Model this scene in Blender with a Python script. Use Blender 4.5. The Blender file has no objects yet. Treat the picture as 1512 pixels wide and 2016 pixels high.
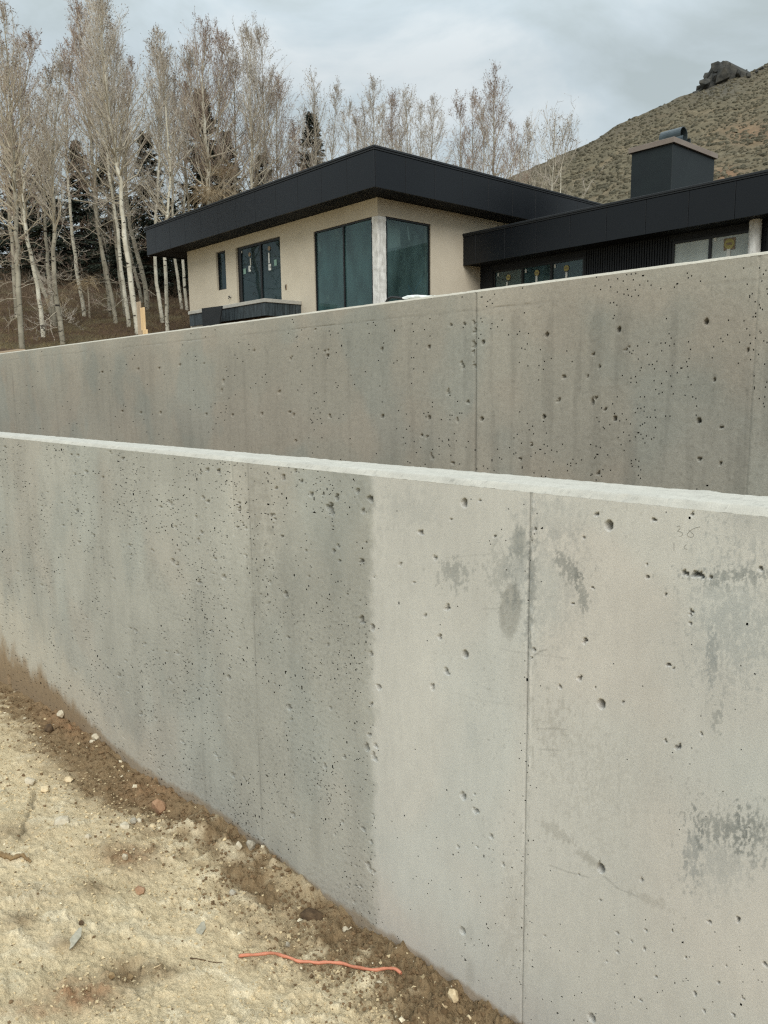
import bpy, math, random
import numpy as np
from mathutils import Matrix, Vector

# ------------------------------------------------------------------ camera
F = 1514.0                                   # focal length in pixels of the 1512 x 2016 photograph
PITCH, ROLL, YAW = np.radians([8.67, -0.74, 40.52])
CZ = 2.5
fw = np.array([-np.cos(YAW)*np.cos(PITCH), np.sin(YAW)*np.cos(PITCH), -np.sin(PITCH)])
rt = np.cross(fw, [0, 0, 1.]); rt /= np.linalg.norm(rt); up = np.cross(rt, fw)
rt, up = np.cos(ROLL)*rt + np.sin(ROLL)*up, np.cos(ROLL)*up - np.sin(ROLL)*rt
CAM = np.array([0, 0, CZ])
sc = bpy.context.scene
COL = sc.collection
cam = bpy.data.cameras.new('camera'); camo = bpy.data.objects.new('camera', cam); COL.objects.link(camo)
cam.sensor_fit = 'VERTICAL'; cam.sensor_height = 36.0; cam.sensor_width = 27.0
cam.lens = F/2016*36.0; cam.clip_start = 0.05; cam.clip_end = 3000
camo.matrix_world = Matrix(((rt[0], up[0], -fw[0], 0), (rt[1], up[1], -fw[1], 0), (rt[2], up[2], -fw[2], CZ), (0, 0, 0, 1)))
sc.camera = camo
sc.render.engine = 'CYCLES'
sc.render.resolution_x, sc.render.resolution_y = 768, 1024
sc.cycles.max_bounces = 6; sc.cycles.diffuse_bounces = 3; sc.cycles.glossy_bounces = 3
sc.cycles.transparent_max_bounces = 8; sc.cycles.caustics_reflective = False; sc.cycles.caustics_refractive = False
sc.cycles.use_denoising = False; sc.cycles.sample_clamp_indirect = 3.0
sc.cycles.pixel_filter_type = 'BLACKMAN_HARRIS'; sc.cycles.filter_width = 1.3

# ------------------------------------------------------------------ sky, sun, exposure
SUN_EL, SUN_AZ = math.radians(38), math.radians(-34)      # azimuth from +X towards +Y
world = bpy.data.worlds.new('World'); sc.world = world; world.use_nodes = True
nt = world.node_tree; nt.nodes.clear()
def wn(t, **k):
    n = nt.nodes.new(t)
    for a, b in k.items(): setattr(n, a, b)
    return n
out = wn('ShaderNodeOutputWorld'); bg = wn('ShaderNodeBackground'); bg.inputs[1].default_value = 1.0
sky = wn('ShaderNodeTexSky', sky_type='NISHITA', sun_disc=False, sun_elevation=SUN_EL, sun_rotation=math.pi/2 - SUN_AZ, air_density=1.2, dust_density=2.0)
skm = wn('ShaderNodeVectorMath', operation='SCALE'); skm.inputs['Scale'].default_value = 0.08
nt.links.new(sky.outputs[0], skm.inputs[0])
tc = wn('ShaderNodeTexCoord'); mp = wn('ShaderNodeMapping'); mp.inputs['Scale'].default_value = (1.0, 1.0, 2.1); mp.inputs['Location'].default_value = (0.35, 0.1, 0.2)
nt.links.new(tc.outputs['Generated'], mp.inputs[0])
n1 = wn('ShaderNodeTexNoise'); n1.inputs['Scale'].default_value = 2.7; n1.inputs['Detail'].default_value = 7; n1.inputs['Roughness'].default_value = 0.55; n1.inputs['Distortion'].default_value = 0.35
nt.links.new(mp.outputs[0], n1.inputs['Vector'])
cr = wn('ShaderNodeValToRGB'); e = cr.color_ramp.elements
e[0].position = 0.39; e[0].color = (0.345, 0.395, 0.40, 1)
e[1].position = 0.60; e[1].color = (0.535, 0.575, 0.585, 1)
m_ = e.new(0.5); m_.color = (0.425, 0.485, 0.51, 1)
nt.links.new(n1.outputs[0], cr.inputs[0])
# overcast: the cloud deck brightens towards the zenith
sx = wn('ShaderNodeSeparateXYZ'); nt.links.new(tc.outputs['Generated'], sx.inputs[0])
mr = wn('ShaderNodeMapRange'); mr.inputs[1].default_value = 0.36; mr.inputs[2].default_value = 1.0; mr.inputs[3].default_value = 1.0; mr.inputs[4].default_value = 3.0
nt.links.new(sx.outputs[2], mr.inputs[0])
cs = wn('ShaderNodeVectorMath', operation='SCALE'); nt.links.new(cr.outputs[0], cs.inputs[0]); nt.links.new(mr.outputs[0], cs.inputs['Scale'])
mx = wn('ShaderNodeMix', data_type='RGBA'); mx.inputs[0].default_value = 0.90
nt.links.new(skm.outputs[0], mx.inputs[6]); nt.links.new(cs.outputs[0], mx.inputs[7])
nt.links.new(mx.outputs[2], bg.inputs[0]); nt.links.new(bg.outputs[0], out.inputs[0])
sun = bpy.data.lights.new('sun', 'SUN'); suno = bpy.data.objects.new('sun', sun); COL.objects.link(suno)
sun.energy = 1.5; sun.angle = math.radians(38); sun.color = (1.0, 0.96, 0.90)
sd = Vector((math.cos(SUN_EL)*math.cos(SUN_AZ), math.cos(SUN_EL)*math.sin(SUN_AZ), math.sin(SUN_EL)))
suno.rotation_euler = sd.to_track_quat('Z', 'Y').to_euler()
vs = sc.view_settings; vs.view_transform = 'Standard'; vs.look = 'None'; vs.gamma = 1.0; vs.use_curve_mapping = False
vs.exposure = 0.5

# ------------------------------------------------------------------ pixel <-> place helpers
def ray(x, y): return fw + rt*(x-756)/F - up*(y-1008)/F
def hy(x, y, Y): d = ray(x, y); return CAM + d*Y/d[1]
def hx(x, y, X): d = ray(x, y); return CAM + d*X/d[0]
def hz(x, y, Z): d = ray(x, y); return CAM + d*(Z-CZ)/d[2]
def hd(x, y, D): return CAM + ray(x, y)*D
def proj(X, Y, Z):
    q = np.stack([X, Y, Z-CZ], -1); d = q@fw
    return 756+F*(q@rt)/d, 1008-F*(q@up)/d
def lin(r, g=None, b=None):
    c = np.array([r, g, b] if g is not None else r, float)/255
    return np.where(c <= .04045, c/12.92, ((c+.055)/1.055)**2.4)
def sstep(a, b, x):
    t = np.clip((x-a)/(b-a), 0, 1); return t*t*(3-2*t)

# ------------------------------------------------------------------ noise
_rng = np.random.RandomState(7)
_perm = np.concatenate([_rng.permutation(4096)]*2)
_gr = _rng.rand(4096)*2*np.pi
_gx, _gy = np.cos(_gr), np.sin(_gr)
def perlin(x, y, seed=0):
    x = np.asarray(x, float)+seed*17.31; y = np.asarray(y, float)+seed*9.77
    xi = np.floor(x).astype(int); yi = np.floor(y).astype(int); xf = x-xi; yf = y-yi
    u = xf*xf*xf*(xf*(xf*6-15)+10); v = yf*yf*yf*(yf*(yf*6-15)+10)
    def g(a, b, dx, dy):
        h = _perm[(_perm[a & 4095]+b) & 4095]; return _gx[h]*dx+_gy[h]*dy
    n0 = g(xi, yi, xf, yf); n1_ = g(xi+1, yi, xf-1, yf); n2 = g(xi, yi+1, xf, yf-1); n3 = g(xi+1, yi+1, xf-1, yf-1)
    a = n0+u*(n1_-n0); b = n2+u*(n3-n2)
    return (a+v*(b-a))*1.5
def fbm(x, y, o=4, seed=0, g=.5):
    s = 0; a = 1.; f = 1.
    for i in range(o):
        s = s+a*perlin(x*f, y*f, seed+i*3); a *= g; f *= 2.03
    return s

# ------------------------------------------------------------------ mesh helpers
def wloc(o):
    l = np.zeros(3)
    while o is not None: l = l+np.array(o.location); o = o.parent
    return l
def link(o, parent=None):
    COL.objects.link(o)
    if parent is not None: o.parent = parent
    return o
def tag(o, label=None, cat=None, group=None, kind=None):
    if label: o['label'] = label
    if cat: o['category'] = cat
    if group: o['group'] = group
    if kind: o['kind'] = kind
    return o
def empty(name, loc, label, cat, group=None):
    o = bpy.data.objects.new(name, None); o.location = loc; o.empty_display_size = .2; link(o)
    return tag(o, label, cat, group)
def mesh(name, V, Fs, mats, smooth=False, col=None, mi=None, colname='tint'):
    """V (n,3); Fs list of (m,k) int arrays"""
    V = np.asarray(V, float); me = bpy.data.meshes.new(name)
    Fs = [np.asarray(f, dtype=np.int32) for f in (Fs if isinstance(Fs, list) else [Fs]) if len(f)]
    tot = np.concatenate([np.full(len(f), f.shape[1], np.int32) for f in Fs])
    loops = np.concatenate([f.ravel() for f in Fs])
    me.vertices.add(len(V)); me.vertices.foreach_set('co', V.astype(np.float32).ravel())
    me.loops.add(len(loops)); me.loops.foreach_set('vertex_index', loops)
    me.polygons.add(len(tot)); st = np.concatenate([[0], np.cumsum(tot)[:-1]]).astype(np.int32)
    me.polygons.foreach_set('loop_start', st)
    me.polygons.foreach_set('loop_total', tot)
    me.polygons.foreach_set('use_smooth', np.full(len(tot), smooth) if isinstance(smooth, bool) else np.asarray(smooth, bool))
    if mi is not None: me.polygons.foreach_set('material_index', np.asarray(mi, np.int32))
    for m in (mats if isinstance(mats, (list, tuple)) else [mats]): me.materials.append(m)
    if col is not None:
        a = me.attributes.new(colname, 'FLOAT_COLOR', 'POINT')
        c = np.ones((len(V), 4), np.float32); c[:, :3] = col; a.data.foreach_set('color', c.ravel())
    me.update(calc_edges=True)
    return me
def obj(name, V, Fs, mats, parent=None, loc=None, **k):
    V = np.asarray(V, float)
    pl = wloc(parent) if parent is not None else np.zeros(3)
    L = np.asarray(loc, float) if loc is not None else pl
    o = bpy.data.objects.new(name, mesh(name, V-L, Fs, mats, **k)); o.location = L-pl
    return link(o, parent)
class MB:
    """collects shapes into one mesh"""
    def __init__(s): s.V = []; s.F = {}; s.n = 0; s.M = {}
    def add(s, V, Fs, m=0):
        for f in (Fs if isinstance(Fs, list) else [Fs]):
            f = np.asarray(f, int)
            if len(f) == 0: continue
            s.F.setdefault(f.shape[1], []).append(f+s.n); s.M.setdefault(f.shape[1], []).append(np.full(len(f), m))
        s.V.append(np.asarray(V, float)); s.n += len(V); return s
    def data(s):
        ks = sorted(s.F); return np.concatenate(s.V), [np.concatenate(s.F[k]) for k in ks], np.concatenate([np.concatenate(s.M[k]) for k in ks])
    def build(s, name, mats, parent=None, loc=None, smooth=False):
        V, Fs, mi = s.data(); return obj(name, V, Fs, mats, parent, loc, smooth=smooth, mi=mi)
def cbox(c, ax, h, b=0.0):
    """chamfered box: centre, three axis vectors, half sizes, chamfer"""
    c = np.asarray(c, float); ax = np.asarray(ax, float); h = np.asarray(h, float)
    sg = np.array([[x, y, z] for x in (-1, 1) for y in (-1, 1) for z in (-1, 1)], float)
    if b <= 0:
        V = (sg*h)@ax+c
        Fq = [[0, 1, 3, 2], [4, 6, 7, 5], [0, 4, 5, 1], [2, 3, 7, 6], [0, 2, 6, 4], [1, 5, 7, 3]]
        if np.linalg.det(ax) < 0: Fq = [f[::-1] for f in Fq]
        return V, [np.array(Fq)]
    V = []
    for s in sg:
        for k in range(3):
            p = s*(h-b); p[k] = s[k]*h[k]; V.append(p)
    V = np.array(V)
    idx = lambda s, k: (int((s[0]+1)//2)*4+int((s[1]+1)//2)*2+int((s[2]+1)//2))*3+k
    Q = []; T = []
    for k in range(3):
        i, j = (k+1) % 3, (k+2) % 3
        for s in (-1, 1):
            f = []
            for a, bb in ((-1, -1), (1, -1), (1, 1), (-1, 1)):
                v = [0, 0, 0]; v[k] = s; v[i] = a; v[j] = bb; f.append(idx(v, k))
            Q.append(f if s > 0 else f[::-1])
        for a in (-1, 1):
            for bb in (-1, 1):
                v0 = [0, 0, 0]; v0[i] = a; v0[j] = bb; v1 = list(v0); v0[k] = -1; v1[k] = 1
                Q.append([idx(v0, i), idx(v1, i), idx(v1, j), idx(v0, j)])
    for s in sg: T.append([idx(s, 0), idx(s, 1), idx(s, 2)])
    # orient outwards
    def fix(f):
        p = V[f]; n = np.cross(p[1]-p[0], p[2]-p[0]); return f if n@p.mean(0) > 0 else f[::-1]
    Q = np.array([fix(f) for f in Q]); T = np.array([fix(f) for f in T])
    if np.linalg.det(ax) < 0: Q = Q[:, ::-1]; T = T[:, ::-1]
    return V@ax+c, [Q, T]
def tubes(P, R, S=4):
    """P (n,K,3) paths, R (n,K) radii -> verts, quads"""
    P = np.asarray(P, float); R = np.asarray(R, float); n, K, _ = P.shape
    T = np.gradient(P, axis=1) if K > 2 else np.repeat(P[:, 1:]-P[:, :1], 2, 1)
    T = T/(np.linalg.norm(T, axis=-1, keepdims=True)+1e-9)
    ref = np.where(np.abs(T[:, :1, 2:3]) > .85, np.array([[[1., .1, 0]]]), np.array([[[0., 0, 1]]]))
    A = np.cross(T, np.broadcast_to(ref, T.shape)); A /= np.linalg.norm(A, axis=-1, keepdims=True)+1e-9; B = np.cross(T, A)
    th = np.arange(S)*2*np.pi/S
    V = P[:, :, None]+R[:, :, None, None]*(np.cos(th)[None, None, :, None]*A[:, :, None]+np.sin(th)[None, None, :, None]*B[:, :, None])
    i = np.arange(n)[:, None, None]*K*S+np.arange(K-1)[None, :, None]*S; s0 = np.arange(S)[None, None]; s1 = (s0+1) % S
    Fq = np.stack([i+s0, i+s0+S, i+s1+S, i+s1], -1)     # outward
    return V.reshape(-1, 3), Fq.reshape(-1, 4)
def spikes(A, B, r):
    """three-sided cones from A to B"""
    n = len(A); T = B-A; T = T/(np.linalg.norm(T, axis=-1, keepdims=True)+1e-9)
    ref = np.where(np.abs(T[:, 2:3]) > .85, np.array([[1., .1, 0]]), np.array([[0., 0, 1]]))
    X = np.cross(T, ref); X /= np.linalg.norm(X, axis=-1, keepdims=True)+1e-9; Y = np.cross(T, X)
    r = np.broadcast_to(np.asarray(r, float).reshape(-1, 1), (n, 1))
    V = np.stack([A+X*r, A-X*r*.5+Y*r*.87, A-X*r*.5-Y*r*.87, B], 1).reshape(-1, 3)
    i = np.arange(n)*4
    Ft = np.concatenate([np.stack([i, i+3, i+1], -1), np.stack([i+1, i+3, i+2], -1), np.stack([i+2, i+3, i], -1)])
    return V, Ft
def gridf(nc, nr):
    """quads of an nc x nr vertex grid, index = c*nr+r"""
    c = np.arange(nc-1)[:, None]; r = np.arange(nr-1)[None]
    i = c*nr+r; return np.stack([i, i+nr, i+nr+1, i+1], -1).reshape(-1, 4)
def smoothpath(pts, n):
    pts = np.asarray(pts, float); m = len(pts)
    t = np.concatenate([[0], np.cumsum(np.linalg.norm(np.diff(pts, axis=0), axis=1))]); t /= t[-1]
    ts = np.linspace(0, 1, n)
    if m < 3: return np.stack([np.interp(ts, t, pts[:, k]) for k in range(3)], 1)
    d = np.gradient(pts, t, axis=0); o = np.zeros((n, 3))
    j = np.clip(np.searchsorted(t, ts, 'right')-1, 0, m-2); h = (t[j+1]-t[j])[:, None]; s = ((ts-t[j])[:, None])/h
    return (2*s**3-3*s**2+1)*pts[j]+(s**3-2*s**2+s)*h*d[j]+(-2*s**3+3*s**2)*pts[j+1]+(s**3-s**2)*h*d[j+1]

# ------------------------------------------------------------------ materials
def newmat(name):
    m = bpy.data.materials.new(name); m.use_nodes = True; t = m.node_tree
    return m, t, t.nodes['Principled BSDF']
def pmat(name, c1, c2=None, scale=4.0, rough=.7, bump=0.0, bscale=None, spec=.4, metal=0.0, stretch=(1, 1, 1), rlo=None, detail=6, lo=.35, hi=.65):
    m, t, p = newmat(name); N = t.nodes.new; L = t.links.new
    c2 = c1 if c2 is None else c2
    g = N('ShaderNodeNewGeometry'); mp = N('ShaderNodeMapping'); mp.inputs['Scale'].default_value = stretch; L(g.outputs['Position'], mp.inputs[0])
    n = N('ShaderNodeTexNoise'); n.inputs['Scale'].default_value = scale; n.inputs['Detail'].default_value = detail; n.inputs['Roughness'].default_value = .6
    L(mp.outputs[0], n.inputs['Vector'])
    r = N('ShaderNodeValToRGB'); r.color_ramp.elements[0].position = lo; r.color_ramp.elements[1].position = hi
    r.color_ramp.elements[0].color = (*c1, 1); r.color_ramp.elements[1].color = (*c2, 1)
    L(n.outputs[0], r.inputs[0]); L(r.outputs[0], p.inputs['Base Color'])
    p.inputs['Roughness'].default_value = rough; p.inputs['Specular IOR Level'].default_value = spec; p.inputs['Metallic'].default_value = metal
    if rlo is not None:
        q = N('ShaderNodeMapRange'); q.inputs[3].default_value = rlo; q.inputs[4].default_value = rough; L(n.outputs[0], q.inputs[0]); L(q.outputs[0], p.inputs['Roughness'])
    if bump:
        b = N('ShaderNodeBump'); b.inputs['Strength'].default_value = 1.0; b.inputs['Distance'].default_value = bump
        n2 = N('ShaderNodeTexNoise'); n2.inputs['Scale'].default_value = bscale or scale*8; n2.inputs['Detail'].default_value = 4; L(mp.outputs[0], n2.inputs['Vector'])
        L(n2.outputs[0], b.inputs['Height']); L(b.outputs[0], p.inputs['Normal'])
    return m
def tintmat(name, fine, famp, rough, bump, bscale, spec=.25):
    """colour from the mesh's own 'tint' attribute times fine procedural grain"""
    m, t, p = newmat(name); N = t.nodes.new; L = t.links.new
    a = N('ShaderNodeAttribute'); a.attribute_name = 'tint'
    g = N('ShaderNodeNewGeometry'); n = N('ShaderNodeTexNoise'); n.inputs['Scale'].default_value = fine; n.inputs['Detail'].default_value = 5; n.inputs['Roughness'].default_value = .7
    L(g.outputs['Position'], n.inputs['Vector'])
    mr = N('ShaderNodeMapRange'); mr.inputs[1].default_value = .25; mr.inputs[2].default_value = .75; mr.inputs[3].default_value = 1-famp; mr.inputs[4].default_value = 1+famp; L(n.outputs[0], mr.inputs[0])
    s = N('ShaderNodeVectorMath'); s.operation = 'SCALE'; L(a.outputs['Color'], s.inputs[0]); L(mr.outputs[0], s.inputs['Scale']); L(s.outputs[0], p.inputs['Base Color'])
    n2 = N('ShaderNodeTexNoise'); n2.inputs['Scale'].default_value = bscale; n2.inputs['Detail'].default_value = 6; n2.inputs['Roughness'].default_value = .65; L(g.outputs['Position'], n2.inputs['Vector'])
    b = N('ShaderNodeBump'); b.inputs['Strength'].default_value = 1.; b.inputs['Distance'].default_value = bump; L(n2.outputs[0], b.inputs['Height']); L(b.outputs[0], p.inputs['Normal'])
    p.inputs['Roughness'].default_value = rough; p.inputs['Specular IOR Level'].default_value = spec
    return m
M = {}
M['concrete'] = tintmat('concrete', 260, .17, .92, .0012, 330)
M['concrete_old'] = tintmat('concrete_weathered', 120, .20, .93, .002, 150)
M['dirt'] = tintmat('dirt', 140, .30, .97, .011, 80, .1)
M['core'] = pmat('concrete_core', lin(150, 148, 138), lin(170, 167, 157), 6, .9, .002, 80)
M['terrace'] = pmat('terrace_soil', lin(120, 100, 74), lin(170, 150, 115), 3, .95, .02, 20)
M['stucco'] = pmat('stucco', lin(194, 184, 165), lin(202, 192, 173), 1.2, .92, .0016, 160, .2)
M['fascia'] = pmat('fascia_metal', lin(9, 13, 18), lin(12, 16, 21), .8, .38, 0, None, .32, 0, (1, 1, 1), .30)
M['trim'] = pmat('roof_edge_metal', lin(20, 23, 26), lin(25, 28, 31), 2, .45, 0, None, .4)
M['soffit'] = pmat('soffit_board', lin(20, 22, 24), lin(26, 28, 30), 2, .7, 0, None, .2)
M['darksiding'] = pmat('dark_siding', lin(22, 25, 29), lin(28, 31, 35), 3, .55, 0, None, .3)
M['frame'] = pmat('window_frame_metal', lin(17, 19, 21), lin(22, 24, 26), 5, .4, 0, None, .4)
M['interior'] = pmat('interior_board', lin(150, 166, 162), lin(172, 186, 180), 1.5, .85, 0, None, .2)
M['interior_floor'] = pmat('interior_floor', lin(70, 72, 68), lin(90, 90, 84), 2, .8)
M['column'] = pmat('weathered_column', lin(188, 186, 180), lin(232, 231, 226), 9, .9, .004, 60, .2, 0, (1, 1, .35))
M['cap'] = pmat('chimney_cap_metal', lin(118, 106, 97), lin(128, 117, 107), 2, .55)
M['flue'] = pmat('flue_metal', lin(52, 62, 66), lin(66, 76, 80), 3, .4, 0, None, .5, .3)
M['stoneslab'] = pmat('light_slab', lin(160, 157, 148), lin(178, 175, 166), 5, .85, .002, 60)
M['tile'] = pmat('dark_streaked_tile', lin(22, 28, 31), lin(66, 76, 80), 7, .5, 0, None, .4, 0, (3, 3, .25))
M['lumber'] = pmat('fresh_lumber', lin(200, 168, 124), lin(216, 188, 148), 9, .75, .001, 60, .2, 0, (6, 6, .6))
M['lumber_grey'] = pmat('grey_lumber', lin(150, 132, 112), lin(176, 158, 136), 9, .8, .001, 60, .2, 0, (6, 6, .6))
M['sticker'] = pmat('paper_sticker', lin(206, 208, 203), lin(220, 222, 216), 8, .8)
M['sticker_green'] = pmat('green_sticker', lin(128, 158, 146), None, 8, .8)
M['sticker_yellow'] = pmat('yellow_sticker', lin(160, 152, 92), lin(172, 164, 106), 8, .7)
M['ink'] = pmat('dark_ink', lin(52, 54, 56), None, 8, .8)
M['film'] = pmat('loose_film', lin(172, 170, 160), lin(194, 192, 182), 12, .5)
M['blue'] = pmat('blue_handle', lin(22, 92, 126), lin(30, 104, 138), 6, .45)
M['plastic'] = pmat('white_wrap', lin(196, 200, 196), lin(228, 230, 226), 25, .4, .004, 40, .5)
M['blackplastic'] = pmat('black_plastic', lin(22, 24, 25), lin(32, 34, 36), 9, .5)
M['blackboard'] = pmat('black_board', lin(24, 27, 29), lin(30, 33, 35), 3, .6)
M['fixture'] = pmat('wall_fixture', lin(150, 132, 108), lin(120, 104, 86), 9, .6)
def glassmat(name, tintc, refl, film, f0, f1):
    """clear tinted pane, mirror sheen, and a streaky protective film whose colour also paints in reflected sky"""
    m = bpy.data.materials.new(name); m.use_nodes = True; t = m.node_tree; t.nodes.clear(); N = t.nodes.new; L = t.links.new
    o = N('ShaderNodeOutputMaterial'); mx = N('ShaderNodeMixShader'); tr = N('ShaderNodeBsdfTransparent'); tr.inputs[0].default_value = (*tintc, 1)
    gl = N('ShaderNodeBsdfGlossy'); gl.inputs['Roughness'].default_value = .03; gl.inputs['Color'].default_value = (.85, .95, .97, 1)
    fr = N('ShaderNodeFresnel'); fr.inputs[0].default_value = refl
    df = N('ShaderNodeBsdfDiffuse'); df.inputs[0].default_value = (*film, 1); m2 = N('ShaderNodeMixShader')
    g = N('ShaderNodeNewGeometry'); mp = N('ShaderNodeMapping'); mp.inputs['Scale'].default_value = (1.1, 1.1, .5); L(g.outputs['Position'], mp.inputs[0])
    n = N('ShaderNodeTexNoise'); n.inputs['Scale'].default_value = 2.; n.inputs['Detail'].default_value = 5; L(mp.outputs[0], n.inputs['Vector'])
    r = N('ShaderNodeMapRange'); r.inputs[1].default_value = .3; r.inputs[2].default_value = .7; r.inputs[3].default_value = f0; r.inputs[4].default_value = f1; L(n.outputs[0], r.inputs[0])
    L(r.outputs[0], m2.inputs[0]); L(tr.outputs[0], m2.inputs[1]); L(df.outputs[0], m2.inputs[2])
    L(fr.outputs[0], mx.inputs[0]); L(m2.outputs[0], mx.inputs[1]); L(gl.outputs[0], mx.inputs[2]); L(mx.outputs[0], o.inputs[0])
    return m
M['glass'] = glassmat('tinted_glass', (.55, .70, .70), 1.48, lin(76, 108, 108), .28, .6)
M['glass_dark'] = glassmat('dark_glass', (.5, .6, .62), 1.4, lin(42, 60, 64), .25, .6)
M['glass_mid'] = glassmat('mid_glass', (.62, .76, .76), 1.5, lin(92, 120, 120), .15, .5)
M['glass_pale'] = glassmat('pale_glass', (.8, .88, .86), 1.45, lin(196, 204, 198), .65, .88)  # pale film colour stands in for bright sky reflected by these panes

# ------------------------------------------------------------------ the two retaining walls
YN, YU = 2.049, 4.629                        # front faces of the near and the upper wall
TH = 0.25
def ztn(x): return 2.175+.0045*np.asarray(x, float)
def ztu(x): return 3.24-.0117*np.asarray(x, float)
FX = np.array([-40, -20, -12, -9.01, -7.07, -5.77, -5.33, -3.99, -3.58, -2.85, -2.19, -1.75, 0, 3, 8])
FZ = np.array([-2.4, -1.5, -.9, -.619, -.356, -.235, -.235, -.06, -.04, -.02, .06, .10, .33, .6, .9])
def foot(x): return np.interp(x, FX, FZ)

def stamp(H, xs, Zg, x0, z0, rx, rz, depth, sharp, rs, irr=.25, rot=0.0):
    """press one hole into the height field H (cols, rows); xs column x, Zg row z per column"""
    R = max(rx, rz)*1.5
    c0, c1 = np.searchsorted(xs, [x0-R, x0+R])
    if c1-c0 < 1: c0 = min(max(c0-1, 0), len(xs)-1); c1 = c0+1
    zc = Zg[c0]; r0, r1 = np.searchsorted(zc, [z0-R, z0+R]); r0 = max(r0-1, 0); r1 = min(r1+1, H.shape[1])
    if r1 <= r0: return
    dx = xs[c0:c1, None]-x0; dz = Zg[c0:c1, r0:r1]-z0
    cx = dx*math.cos(rot)+dz*math.sin(rot); cz = -dx*math.sin(rot)+dz*math.cos(rot)
    a = np.arctan2(cz/rz, cx/rx); p = rs.rand(3)*6.28
    rr = 1+irr*(.6*np.sin(2*a+p[0])+.5*np.sin(3*a+p[1])+.35*np.sin(5*a+p[2]))
    rho = np.sqrt((cx/rx)**2+(cz/rz)**2)/rr
    H[c0:c1, r0:r1] = np.maximum(H[c0:c1, r0:r1], depth*np.clip((1-rho)*sharp, 0, 1))

def pinhole(Mk, xc, zc0, dz, x0, z0, rx, rz, rot):
    """open the face cells that lie in one small bug hole (rows are evenly spaced in each column)"""
    R = max(rx, rz); c0, c1 = np.searchsorted(xc, [x0-R, x0+R]); hit = False
    for c in range(max(c0, 0), min(c1, len(xc))):
        r0 = int((z0-R-zc0[c])/dz[c]); r1 = int((z0+R-zc0[c])/dz[c])+2
        for r in range(max(r0, 0), min(r1, Mk.shape[1])):
            dx = xc[c]-x0; d_ = zc0[c]+r*dz[c]-z0; u = dx*math.cos(rot)+d_*math.sin(rot); v = -dx*math.sin(rot)+d_*math.cos(rot)
            if (u/rx)**2+(v/rz)**2 < 1: Mk[c, r] = True; hit = True
    if not hit and 0 < c0 < len(xc):
        r = int((z0-zc0[c0])/dz[c0]+.5)
        if 0 <= r < Mk.shape[1]: Mk[c0, r] = True
def cellinfo(xs, Zg):
    dz = Zg[:, 1]-Zg[:, 0]; return (xs[1:]+xs[:-1])/2, (Zg[:-1, 0]+Zg[1:, 0])/2+(dz[:-1]+dz[1:])/4, (dz[:-1]+dz[1:])/2
def steep(H, lim=.0011):
    q = np.stack([H[:-1, :-1], H[1:, :-1], H[1:, 1:], H[:-1, 1:]]); return (q.max(0)-q.min(0)) > lim
def wall_grid(px0, px1, ncol, nrow, Y, zbot, ztop, xl, xr):
    """columns spaced as the eye sees them, continued coarsely at both ends"""
    xs = np.array([hy(p, 900, Y)[0] for p in np.linspace(px0, px1, ncol)])
    xs = np.concatenate([np.linspace(xl, xs[0], 40)[:-1], xs, np.linspace(xs[-1], xr, 50)[1:]])
    t = np.linspace(0, 1, nrow)[None]
    zb = zbot(xs)[:, None]; zt = ztop(xs)[:, None]
    return xs, zb+(zt-zb)*t

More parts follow.
